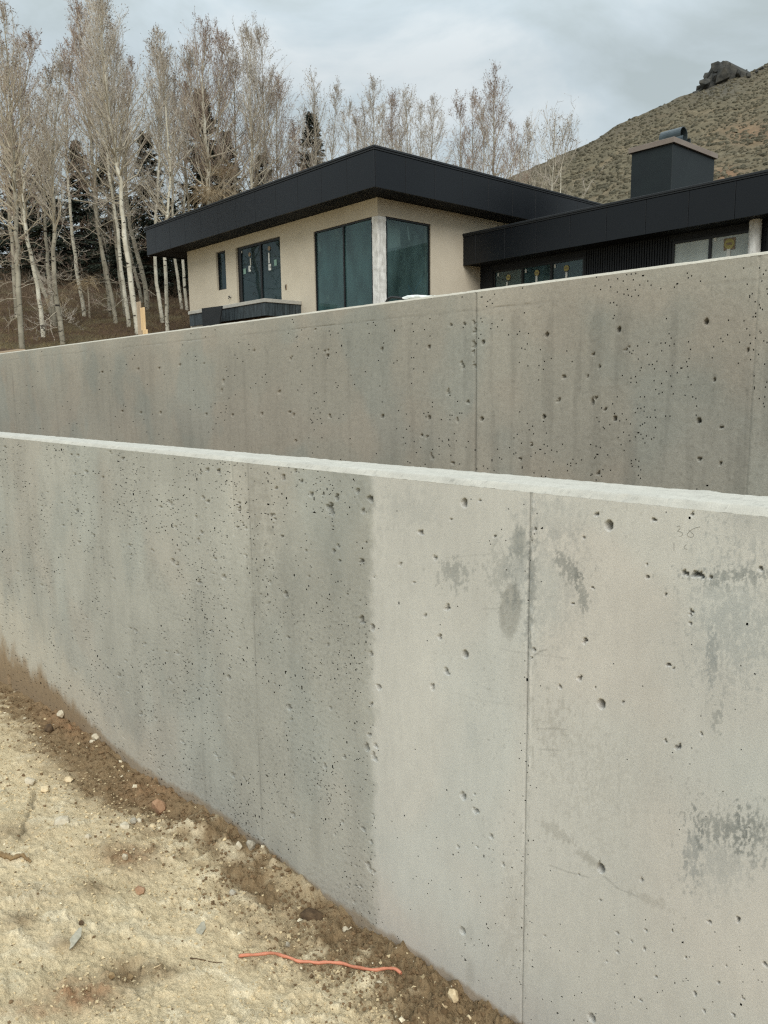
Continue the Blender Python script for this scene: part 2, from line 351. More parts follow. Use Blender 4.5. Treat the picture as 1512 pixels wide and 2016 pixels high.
# --- features read off the photograph: crops as (scale, x offset, y offset, [(x, y, radius)...])
HOLES = [
 (.537, 700, 940, [(240,201,8),(885,135,6),(1093,155,6),(1234,134,5),(511,216,4),(292,294,6),(165,318,5),(337,476,9),(256,506,5),(309,584,7),(334,711,9),(282,766,8),(841,598,8),(822,736,7),(749,767,5),(838,220,4),(869,403,4),(1137,429,4),(1208,350,9),(1248,355,11),(1266,358,9),(1303,366,5),(1231,492,6),(1229,503,4),(1228,536,4),(1147,687,6),(1267,940,4),(1136,966,5),(1178,990,7),(1188,983,5),(980,823,4),(440,1222,9),(497,1316,6),(541,1420,5),(436,1161,3),(659,190,4),(1070,365,5),(1068,318,3),(1485,333,6),(797,463,4),(1402,1620,7),(1297,1630,5),(898,1550,4),(960,1670,4),(1064,1660,4),(1160,1664,3),(961,1740,4),(1058,1727,5),(919,1775,3),(1244,1892,6),(1330,1852,4),(1500,1785,6),(446,1355,3),(376,1355,4),(1050,1474,5),(655,632,5),(645,660,3),(8,48,6),(55,80,8),(27,122,6),(22,306,8),(40,238,4),(70,365,3),(25,522,9),(63,548,7),(57,645,6),(86,770,7),(57,832,6),(50,943,6),(42,988,9),(73,983,7),(68,1025,11),(28,1288,7),(57,1338,5),(47,1425,11),(66,1445,6),(18,1500,5),(215,385,3),(455,85,3),(350,153,3),(880,770,3),(1100,1830,4),(1278,1955,4),(1360,1790,3),(820,1455,3),(1165,700,3),(694,1680,3),(1012,1700,3),(1420,1910,4),(1045,1915,4),(1385,1970,5),(1210,1760,3)]),
 (.5, 0, 600, [(1187,695,6),(1225,746,8),(1298,795,13),(1306,812,11),(1326,757,9),(1408,733,7),(1458,763,11),(1430,812,6),(485,607,6),(340,658,6),(294,667,5),(113,556,5),(664,774,6),(674,786,6),(632,797,5),(942,780,6),(943,806,7),(1068,829,6),(1078,826,4),(1082,842,4),(772,835,5),(800,760,6),(820,775,6),(817,650,7),(791,665,6),(680,1010,8),(698,1022,6),(793,897,6),(781,930,7),(785,1090,8),(848,1000,5),(510,948,6),(310,935,5),(248,868,5),(302,810,7),(185,735,4),(370,908,5),(935,876,5),(968,880,4),(1110,912,5),(1206,970,4),(1314,970,6),(1087,722,5),(1272,748,4),(1163,655,6),(407,683,6),(436,580,5),(280,590,5),(308,595,5),(18,560,5),(70,1050,4),(450,1080,5),(165,1105,4),(600,970,5),(705,968,4),(690,876,5)]),
 (.5, 0, 1220, [(570,95,5),(672,243,6),(470,218,7),(555,368,7),(612,388,6),(718,480,6),(1148,393,5),(850,530,6),(856,546,5),(629,590,5),(590,532,4),(415,280,5),(298,198,4),(496,162,5),(830,42,5),(1468,30,9),(1462,132,6),(1492,266,8),(1356,540,6),(1280,575,7),(1238,550,5),(1258,655,4),(1347,795,6),(1318,842,4),(1369,1050,4),(1420,1050,4),(1394,1112,5),(1292,100,5),(1135,70,5),(655,125,5),(535,45,5),(188,128,4),(95,65,3)])]
TIES = [(914,990),(1199,1034),(916,1288),(1184,1386),(912,1567),(1183,1709),(910,1832),(1165,2004),(712,1220),(563,1170),(569,1392),(722,1472),(577,1604),(558,940),(441,1136),(349,1285),(450,1334),(458,1526),(431,928)]

def near_wall():
    rs = np.random.RandomState(3)
    E_ = empty('retaining_wall', (-4, YN+.12, foot(-4)), 'near pale grey concrete retaining wall with bright white top edge, rising from the dirt', 'wall', 'concrete retaining walls')
    xs, Zg = wall_grid(-70, 1640, 780, 610, YN, lambda x: foot(x)-.22, ztn, -34, 7)
    X = np.repeat(xs[:, None], Zg.shape[1], 1)
    PX, PY = proj(X, np.full_like(X, YN), Zg)
    H = np.zeros_like(X)
    xb = hy(733, 1350, YN)[0]; xseam = hy(1040, 1200, YN)[0]; xs2 = hy(497, 1100, YN)[0]
    zone = sstep(-.035, .035, X-xb+.035*fbm(Zg*3.1, X*3, 4, 5)+.02*fbm(Zg*17, X*14, 3, 2))   # smooth pale pour to the right
    # tie holes
    for x, y in TIES:
        p = hy(x, y, YN); stamp(H, xs, Zg, p[0], p[2], .0145, .0165, .042, 3.2, rs, .03)
    p = hy(19, 1341, YN); stamp(H, xs, Zg, p[0], p[2], .05, .075, .07, 3., rs, .03)
    for s, ox, oy, L in HOLES:
        for x, y, r in L:
            px, py = ox+x*s, oy+y*s; p = hy(px, py, YN); D = p[1]/ray(px, py)[1]; q = r*s/F*D
            stamp(H, xs, Zg, p[0], p[2], q*1.3, q*1.3, q*3.0+.006, 2.2, rs, .45, rs.rand()*3)
    # random bug holes: thick in the rough left pour, sparse in the smooth right one
    n = 15000; px = -60+rs.rand(n)*1640; bx = np.array([hy(q, 1200, YN)[0] for q in px]); bz = foot(bx)+rs.rand(n)*(ztn(bx)-foot(bx))
    clus = fbm(bx*1.7, bz*1.4, 3, 31)
    keep = np.where(bx < xb, rs.rand(n) < .33+.75*clus, rs.rand(n) < .008+.03*np.clip(clus, 0, 1)+.04*(bz < foot(bx)+.7)+.25*np.exp(-((bx-xseam)/.03)**2))
    Mk = np.zeros((len(xs)-1, Zg.shape[1]-1), bool); xc, zc0, dzc = cellinfo(xs, Zg)
    for x, z in zip(bx[keep], bz[keep]):
        r = (.0005+.0032*rs.rand()**4)*(1+.16*max(0, -x-1.5)); pinhole(Mk, xc, zc0, dzc, x, z, r, r*(1+1.1*rs.rand()**2), (rs.rand()-.5)*.8)
    # a few middling ragged voids
    for k in range(150):
        x = xb-rs.rand()**1.2*7.5; z = foot(x)+.1+rs.rand()*1.9; r = .003+.004*rs.rand()**2; stamp(H, xs, Zg, x, z, r, r*(1+.8*rs.rand()), .012+r, 2.4, rs, .5, (rs.rand()-.5)*.8)
    # seams of the formwork: groove and torn ridge beside it
    for x0, dpt, wd, lo in ((xseam, .0045, .0028, 0), (hy(457, 950, YN)[0], .003, .003, 1.75), (xs2, .0022, .004, 0), (hy(383, 1200, YN)[0], .002, .003, 0), (hy(216, 1000, YN)[0], .003, .004, 0), (hy(25, 1000, YN)[0], .004, .006, 0)):
        H += dpt*np.exp(-((X-x0-.0015*perlin(Zg*8, 0*Zg, 3))/wd)**2)*(Zg > lo)
    ridge = np.exp(-((X-xseam-.013-.004*perlin(Zg*6, 0*Zg, 8))/.0055)**2)*np.clip(.5+fbm(Zg*16, X*60, 3, 9), 0, 1.2)*sstep(.9, 1.5, Zg)
    H -= .0035*ridge
    # mild unevenness; rougher skin in the left pour
    H -= .0011*fbm(X*1.3, Zg*1.3, 3, 11)+(1-zone)*.0007*fbm(X*45, Zg*45, 3, 12)
    # ---- colour of the concrete itself
    dark = lin(160, 159, 151); light = lin(186, 184, 177)
    C = dark+(light-dark)*zone[..., None]
    blot = fbm(X*.9, Zg*.8, 4, 21); streak = fbm(X*5.5, Zg*.45, 3, 22); fine = fbm(X*26, Zg*9, 3, 23)
    C *= (1+(.14*blot+.045*streak)*(1-.5*zone)+.035*fine)[..., None]
    C *= (1+(.06*fbm(X*3.4, Zg*2.3, 4, 43, .6)-.07*sstep(.2, .7, fbm(X*2.2+7, Zg*1.1, 4, 44, .6)))*(1-.6*zone))[..., None]
    pink = sstep(.12, .55, fbm(X*.8+3, Zg*.9, 3, 24)); blue = sstep(.1, .6, fbm(X*1.1-5, Zg*.7, 3, 25))
    C *= 1+pink[..., None]*np.array([.022, -.006, -.018]); C *= 1+blue[..., None]*np.array([-.03, -.004, .012])
    # bleached left foot, darker band by the second form joint
    C *= (1+.10*(1-zone)*sstep(1.15, .1, Zg-foot(X)))[..., None]
    for x0, w, a in ((xs2+.03, .035, .10), (hy(560, 1100, YN)[0], .28, .05), (xb-.10, .16, .05), (hy(60, 1000, YN)[0], .35, .06)):
        C *= (1-a*np.exp(-((X-x0)/w)**2)*(1-zone)*np.clip(.75+.6*fbm(X*7, Zg*1.1, 3, 27), 0, 1.3)*sstep(.15, .8, Zg-foot(X)))[..., None]
    # damp stains and form-oil marks, each with its own shape
    nz = fbm(PX/15, PY/34, 4, 28, .6); nz2 = fbm(PX/6.5, PY/13, 4, 29, .65)
    def stain(cx, cy, rx, ry, k, col, ang=0., rag=.8, fine_=.3, lo=.55):
        a = math.radians(ang); dx, dy = PX-cx, PY-cy; ex = dx*math.cos(a)+dy*math.sin(a); ey = -dx*math.sin(a)+dy*math.cos(a)
        e_ = np.maximum((ex/rx)**2, 0)+(ey/ry)**2
        m = np.clip(sstep(1.15, lo, np.sqrt(e_)+rag*nz*.55+fine_*nz2)*k*np.clip(1.+.4*nz2, .5, 1.3), 0, 1)
        C[...] = C*(1-m[..., None]*(1-np.array(col)))
    g = (.60, .62, .625); b = (.66, .69, .715); w = (.72, .71, .69)
    stain(1022, 1070, 17, 38, .85, g, 0, .25, .2); stain(1018, 1120, 26, 60, .45, b, 0, .8, .5); stain(1005, 1200, 21, 56, .8, (.66, .655, .64), 4, .15, .15, .85)
    stain(1046, 1150, 9, 130, .7, g, 2, .6, .7); stain(1118, 1120, 15, 40, .9, g, -38, .6, .8, .7); stain(1145, 1165, 10, 36, .9, g, -12, .6, .8, .7)
    stain(1085, 1150, 60, 110, .38, b, 0, 1.3, 1.0); stain(895, 1130, 26, 22, .8, g, 10, 1.3, 1.3); stain(1150, 1160, 60, 30, .0, g)
    stain(985, 1130, 22, 45, .5, g, -8, 1.4, 1.2); stain(1445, 1215, 75, 120, .55, b, 0, 1.5, 1.1); stain(1440, 1135, 60, 14, .8, g, 0, 1.3, 1.5)
    stain(1403, 1300, 11, 60, .8, b, 0, .4, .6, .7); stain(1410, 1420, 9, 22, .75, g, 0, .9, 1.); stain(1430, 1630, 58, 32, .95, g, 10, 1.0, 1.2); stain(1365, 1680, 16, 60, .8, b, 4, .8, .9)
    stain(1420, 1690, 60, 60, .45, b, 0, 1.5, 1.0); stain(1490, 1640, 30, 40, .7, g, 0, 1.3, 1.4); stain(1130, 1480, 40, 90, .2, w, -25, 1.9, 2.0, .2); stain(1190, 1560, 60, 80, .22, w, 0, 2., 2.2, .2)
    stain(1100, 1640, 42, 12, .6, w, 33, .9, .6); stain(1160, 1690, 40, 9, .7, w, 38, .9, .8); stain(1285, 1775, 45, 9, .5, w, 28, 1., .8); stain(1085, 1430, 24, 34, .4, w, 0, 2., 2., .2)
    stain(930, 1450, 16, 34, .25, b, 0, .8, .4); stain(925, 1835, 9, 26, .35, w, 0, .3, .3); stain(925, 1915, 10, 34, .4, w, 0, .3, .3); stain(1010, 1810, 22, 110, .35, w, 3, 1.5, 1.2)
    stain(1090, 1020, 70, 40, .3, b, 0, 1.3, .6); stain(640, 1100, 110, 110, .16, w, 0, 1.5, 1.2); stain(505, 1090, 20, 130, .4, w, 0, 1.1, 1.1); stain(1380, 1040, 120, 40, .0, w)
    stain(1480, 1040, 60, 50, .3, b, 0, 1.3, .8); stain(718, 980, 14, 30, .35, w, 0, .6, .5); stain(800, 1000, 60, 34, .25, b, 0, 1.4, .8)
    # seam grime
    C *= (1-.38*np.exp(-((X-xseam)/.0035)**2)*np.clip(.8+.5*fbm(Zg*5, X, 3, 33), .2, 1.2))[..., None]
    C *= (1-.16*np.exp(-((X-xseam-.013)/.008)**2)*np.clip(.4+fbm(Zg*21, X*40, 3, 34), 0, 1.))[..., None]
    for pxl, a in ((383, .22), (216, .22), (497, .34), (25, .26), (70, .14)):
        x0 = hy(pxl, 1150, YN)[0]; C *= (1-a*np.exp(-((X-x0)/(.004+.0008*abs(x0)))**2)*np.clip(.7+.6*fbm(Zg*3, X, 2, 35), 0, 1))[..., None]
    # scratches
    for pts, k in ((((880,1098),(935,1093),(990,1088)), .14), (((1081,1703),(1120,1717),(1158,1727)), .35), (((1190,1725),(1215,1748),(1255,1765)), .35), (((1052,1290),(1064,1282),(1076,1279)), .5),
                   (((1058,1435),(1090,1434),(1118,1437)), .3), (((1062,1475),(1100,1477)), .3), (((1075,1458),(1082,1482)), .25), (((950,1199),(985,1197)), .3), (((985,1277),(1020,1284),(1060,1288),(1120,1297)), .2), (((900,1365),(940,1378),(1010,1388)), .12)):
        for (ax_, ay), (bx_, by) in zip(pts[:-1], pts[1:]):
            t = np.clip(((PX-ax_)*(bx_-ax_)+(PY-ay)*(by-ay))/((bx_-ax_)**2+(by-ay)**2), 0, 1)
            d = np.hypot(PX-ax_-t*(bx_-ax_), PY-ay-t*(by-ay)); C *= (1-.65*k*np.exp(-(d/1.5)**2))[..., None]
    # speckled loss of paste in the left pour
    sp = sstep(.32, .7, fbm(X*75, Zg*55, 3, 36, .6))*(1-zone)*np.clip(.6+1.2*fbm(X*2, Zg*1.6, 2, 37), 0, 1)
    C *= (1-.24*sp)[..., None]
    sp2 = sstep(.55, .8, fbm(X*60, Zg*45, 2, 41))*zone*np.clip(.1+1.1*fbm(X*2.6, Zg*2.2, 2, 42), 0, 1); C *= (1-.2*sp2)[..., None]
    # splashed soil at the foot
    h = Zg-foot(X); hm = np.interp(X, [-12, -9, -8, -7, -6.4, -5.8, -5, -4, -2.5, 0], [.72, .64, .52, .36, .22, .12, .10, .09, .07, .06])
    nn = .9+.26*fbm(X*3, Zg*1.6, 4, 38)+.16*fbm(X*26, Zg*7, 2, 39)
    pal = sstep(2.6, 1.1, h/(hm+.05)/np.clip(nn, .4, 2))*.45*sstep(-4.2, -5.4, X); C += (lin(196, 188, 172)-C)*pal[..., None]
    m = sstep(1.05, .55, h/hm/np.clip(nn, .35, 2)); soil = lin(138, 117, 90)*(1+.12*fine[..., None])
    C += (soil-C)*(m*np.interp(X, [-6.5, -5.6], [.9, .62]))[..., None]
    C = np.clip(C, .01, .9)
    Yc = YN+np.clip(H, -.006, .08)
    # split along the two form joints into three poured panels
    P = np.stack([X, Yc, Zg], -1); cuts = [0, int(np.searchsorted(xs, xs2)), int(np.searchsorted(xs, xseam)), len(xs)-1]
    for a, b_ in zip(cuts[:-1], cuts[1:]):
        V = P[a:b_+1].reshape(-1, 3); kp = ~Mk[a:b_].ravel(); obj('concrete_panel', V, gridf(b_-a+1, P.shape[1])[kp], M['concrete'], E_, smooth=~steep(H[a:b_+1]).ravel()[kp], col=C[a:b_+1].reshape(-1, 3))
    # chamfer and top, one rough-edged strip
    tx = np.concatenate([np.linspace(-34, xs[40], 60)[:-1], xs[40:-50:1], np.linspace(xs[-50], 7, 60)[1:]])
    prof = [(0, 0), (.002, .003), (.012, .012), (.021, .021), (.026, .023)]+[(.026+(TH-.05)*k/14, .024) for k in range(1, 15)]+[(TH-.012, .018), (TH, .004), (TH, -.1)]
    pr_ = np.array(prof); TX = np.repeat(tx[:, None], len(pr_), 1); oy_ = pr_[None, :, 0]+0*TX; oz = pr_[None, :, 1]+0*TX
    edge = np.exp(-((oy_-.012)/.014)**2); top = sstep(.02, .04, oy_)
    chip = np.clip(fbm(TX*14, oy_*20, 4, 51)-.15, 0, 1)*np.clip(.3+perlin(TX*2, 0*TX, 52), 0, 1)
    oz = oz-edge*.016*chip+edge*.0025*fbm(TX*30, oy_*60, 2, 53)+top*.003*fbm(TX*8, oy_*55, 4, 54, .6); oy_ = oy_+edge*.006*chip+edge*.001*perlin(TX*50, oz*0, 55)
    TZ = ztn(TX)+oz; CT = lin(178, 175, 165)*(1+.07*fbm(TX*3, oy_*30, 4, 56)+.07*fbm(TX*9, oy_*90, 4, 57, .65)-.22*sstep(.45, .8, fbm(TX*55, oy_*80, 2, 59)))[..., None]
    CT *= (1-.10*edge*np.clip(.5+fbm(TX*5, oy_*9, 3, 58), 0, 1))[..., None]
    o = obj('top_edge', np.stack([TX, YN+oy_, TZ], -1).reshape(-1, 3), gridf(len(tx), len(pr_)), M['concrete'], E_, smooth=True, col=np.clip(CT, 0, .85).reshape(-1, 3))
    # core behind the face
    b = MB(); xx = np.linspace(-34, 7, 42); f = foot(xx)-.5; z1 = ztn(xx)-.03
    i = np.arange(41)*2
    for yy in (YN+TH-.001, YN+.075):
        V = np.stack([np.stack([xx, 0*xx+yy, f], -1), np.stack([xx, 0*xx+yy, z1], -1)], 1).reshape(-1, 3); b.add(V, np.stack([i, i+1, i+3, i+2], -1))
    for x in (-34, 7):
        V = np.array([[x, YN, foot(x)-.5], [x, YN+TH, foot(x)-.5], [x, YN+TH, ztn(x)+.004], [x, YN, ztn(x)]]); b.add(V, np.array([[0, 1, 2, 3] if x > 0 else [3, 2, 1, 0]]))
    b.build('back_face', M['core'], E_)
    # faint pencilled figure near the top
    strokes = [[(1333,1037),(1338,1035),(1339,1040),(1334,1046),(1340,1047),(1344,1050),(1343,1054),(1338,1056)], [(1378,1037),(1367,1040),(1358,1046),(1353,1053),(1357,1057),(1364,1057),(1366,1053),(1361,1048),(1356,1043)],
               [(1327,1068),(1327,1084)], [(1351,1072),(1347,1078),(1353,1082)]]
    b = MB()
    for s in strokes:
        pts = np.array([hy(x, y, YN-.0004) for x, y in s]); V, q = tubes(smoothpath(pts, len(s)*3)[None], np.full((1, len(s)*3), .00055), 4); b.add(V, q)
    o = b.build('pencil_mark', pmat('graphite', lin(120, 119, 112), None, 9, .8), E_); tag(o, 'faint pencilled number 30 on the pale concrete')
    return E_

def upper_wall():
    rs = np.random.RandomState(5)
    E_ = empty('retaining_wall', (-7, YU+.12, 1.3), 'upper brownish grey weathered concrete retaining wall directly below the house', 'wall', 'concrete retaining walls')
    zb = 1.25
    xs, Zg = wall_grid(-60, 1640, 800, 215, YU, lambda x: zb+0*x, ztu, -45, 9)
    X = np.repeat(xs[:, None], Zg.shape[1], 1); PX, PY = proj(X, np.full_like(X, YU), Zg); H = np.zeros_like(X)
    xj = hy(936, 750, YU)[0]; xr_ = hy(1478, 800, YU)[0]
    u1 = [(1390,633.5),(1218.5,649),(1076.5,659),(951.5,673.5),(844.5,682.5),(752,688),(1375.5,829),(1210.5,824.5),(1070.5,820.5),(948.5,825),(844.5,822.5),(753,820),(400.5,716),(354,718),(313,725),(272,727),(234,727),(201,733),(241,810),(277,813),(316,813),(360,812),(406,816),(458,817),(516,815),(578,817),(649,819),(645,700)]
    for x, y in u1:
        p = hy(x, y, YU); stamp(H, xs, Zg, p[0], p[2], .0155, .0175, .05, 3., rs, .03)
    big = [(1166,790,6,14),(1173,784,6,6),(1100,788,9,5),(1192,806,6,5),(1157,741,4,4),(1110,742,8,4),(1180,722,6,4),(1168,697,5,4),(1234,687,10,4),(1406,748,6,4),(1419,841,6,5),(1418,912,6,5),(1377,904,6,7),(1472,690,5,6),(1046,876,6,5),(1178,932,5,7),(1025,904,5,4),(900,827,4,9),(882,772,7,9),(921,791,5,6),(912,722,6,7),(909,715,6,5),(888,640,4,5),(914,638,4,5),(933,680,7,16),(933,635,5,8),(932,692,5,8),(850,900,7,9),(830,857,4,6),(841,860,4,5),(892,912,6,5),(440,750,4,12),(444,722,4,8),(436,770,4,6),(573,705,5,7),(550,772,5,6),(500,690,4,5),(640,690,4,5),(582,868,5,5),(645,690,4,6),(620,648,3,4),(935,650,5,10),(934,720,4,10),(570,812,5,5)]
    for x, y, w, h in big:
        p = hy(x, y, YU); D = p[1]/ray(x, y)[1]; stamp(H, xs, Zg, p[0], p[2], w/F*D*.62, h/F*D*.6, .026, 2.2, rs, .5, (rs.rand()-.5)*.6)
    n = 12000
    px = -50+rs.rand(n)*1640; bx = np.array([hy(q, 760, YU)[0] for q in px]); bz = 1.5+rs.rand(n)*(ztu(bx)-1.5)
    cl = fbm(bx*1.6, bz*1.3, 3, 61); keep = rs.rand(n) < np.interp(px, [0, 500, 900, 1100, 1512], [.03, .08, .14, .22, .28])*np.clip(.35+1.5*cl, 0, 1.2)
    Mk = np.zeros((len(xs)-1, Zg.shape[1]-1), bool); xc, zc0, dzc = cellinfo(xs, Zg)
    for x, z in zip(bx[keep], bz[keep]):
        r = .0008+.0050*rs.rand()**5; pinhole(Mk, xc, zc0, dzc, x, z, r, r*(1+.8*rs.rand()**2), (rs.rand()-.5))
    H += .012*np.exp(-((X-xj-.002*perlin(Zg*5, 0*Zg, 3))/.007)**2)+.004*np.exp(-((X-xr_)/.008)**2)
    H -= .0012*fbm(X*1.1, Zg*1.1, 3, 62)+.0009*fbm(X*30, Zg*30, 3, 63)
    # lift line below the top
    ll = ztu(X)-Zg-.135-.004*fbm(X*1.6, 0*X, 3, 64); seg = sstep(.0, .25, perlin(X*.55, 0*X, 65)+.35)
    H += .003*np.exp(-(ll/.006)**2)*seg*np.clip(.6+fbm(X*4, 0*X, 3, 76), 0, 1)
    # colour
    base = lin(150, 146, 135); C = np.ones(X.shape+(3,))*base
    C *= (1+.14*fbm(X*.7, Zg*.6, 4, 66)+.05*fbm(X*18, Zg*12, 3, 67))[..., None]
    run = fbm(X*7.5, Zg*.7, 4, 68); C *= (1-.13*sstep(.05, .6, run)*np.interp(PX, [0, 700, 1000], [.45, .6, 1.])*sstep(0, .35, ztu(X)-Zg))[..., None]
    pk = sstep(.05, .5, fbm(X*.8+9, Zg*1.1, 3, 69)); C *= 1+pk[..., None]*np.array([.03, .0, -.012]); bl = sstep(.05, .5, fbm(X*.9-3, Zg*.7, 3, 70)); C *= 1+bl[..., None]*np.array([-.08, -.03, .0])
    C *= (1+.08*sstep(.35, .0, ztu(X)-Zg))[..., None]
    C *= (1-.30*np.exp(-((X-xj)/.009)**2)-.08*np.exp(-((X-xj+.05)/.06)**2))[..., None]
    C *= (1+.10*sstep(-.01, .02, X-xr_)-.22*np.exp(-((X-xr_+.012)/.02)**2)*sstep(2.9, 1.9, Zg))[..., None]
    C *= (1-.12*np.exp(-(ll/.009)**2)*seg)[..., None]
    for pxl, a, wd in ((28, .22, .03), (40, .12, .02), (110, .1, .05), (215, .12, .03), (300, .08, .03), (482, .12, .03), (687, .13, .02), (1008, .12, .02)):
        x0 = hy(pxl, 780, YU)[0]; C *= (1-a*np.exp(-((X-x0)/wd)**2)*np.clip(.7+.7*fbm(Zg*2.2, X, 2, 71), 0, 1)*sstep(.05, .4, ztu(X)-Zg))[..., None]
    sp = sstep(.45, .8, fbm(X*40, Zg*34, 2, 72)); C *= (1-.16*sp)[..., None]
    P = np.stack([X, YU+np.clip(H, -.006, .06), Zg], -1); C = np.clip(C, .01, .8)
    cuts = [0, int(np.searchsorted(xs, xj)), int(np.searchsorted(xs, xr_)), len(xs)-1]
    for a, b_ in zip(cuts[:-1], cuts[1:]):
        kp = ~Mk[a:b_].ravel(); obj('concrete_panel', P[a:b_+1].reshape(-1, 3), gridf(b_-a+1, P.shape[1])[kp], M['concrete_old'], E_, smooth=~steep(H[a:b_+1], .002).ravel()[kp], col=C[a:b_+1].reshape(-1, 3))
    tx = np.concatenate([np.linspace(-45, xs[40], 60)[:-1], xs[40:-50:2], np.linspace(xs[-50], 9, 60)[1:]])
    pr_ = np.array([(0, 0), (.003, .004), (.016, .017), (.024, .020), (.1, .02), (.2, .02), (TH-.01, .018), (TH, .004), (TH, -.15)]); TX = np.repeat(tx[:, None], len(pr_), 1)
    oy_ = pr_[None, :, 0]+0*TX; oz = pr_[None, :, 1]+0*TX; ed = np.exp(-((oy_-.01)/.014)**2); ch = np.clip(fbm(TX*9, oy_*20, 3, 73)-.3, 0, 1)
    oz = oz-ed*.014*ch+.002*ed*fbm(TX*22, oy_*9, 2, 74)
    CT = lin(176, 171, 158)*(1+.08*fbm(TX*4, oy_*30, 4, 75))[..., None]
    obj('top_edge', np.stack([TX, YU+oy_, ztu(TX)+oz], -1).reshape(-1, 3), gridf(len(tx), len(pr_)), M['concrete_old'], E_, smooth=True, col=np.clip(CT, 0, .8).reshape(-1, 3))
    b = MB(); xx = np.linspace(-45, 9, 42)
    i = np.arange(41)*2
    for yy in (YU+TH-.001, YU+.08):
        V = np.stack([np.stack([xx, 0*xx+yy, 0*xx+zb-.4], -1), np.stack([xx, 0*xx+yy, ztu(xx)-.03], -1)], 1).reshape(-1, 3); b.add(V, np.stack([i, i+1, i+3, i+2], -1))
    for x in (-45, 9):
        V = np.array([[x, YU, zb-.4], [x, YU+TH, zb-.4], [x, YU+TH, ztu(x)+.004], [x, YU, ztu(x)]]); b.add(V, np.array([[0, 1, 2, 3] if x > 0 else [3, 2, 1, 0]]))
    b.build('back_face', M['core'], E_)
    return E_

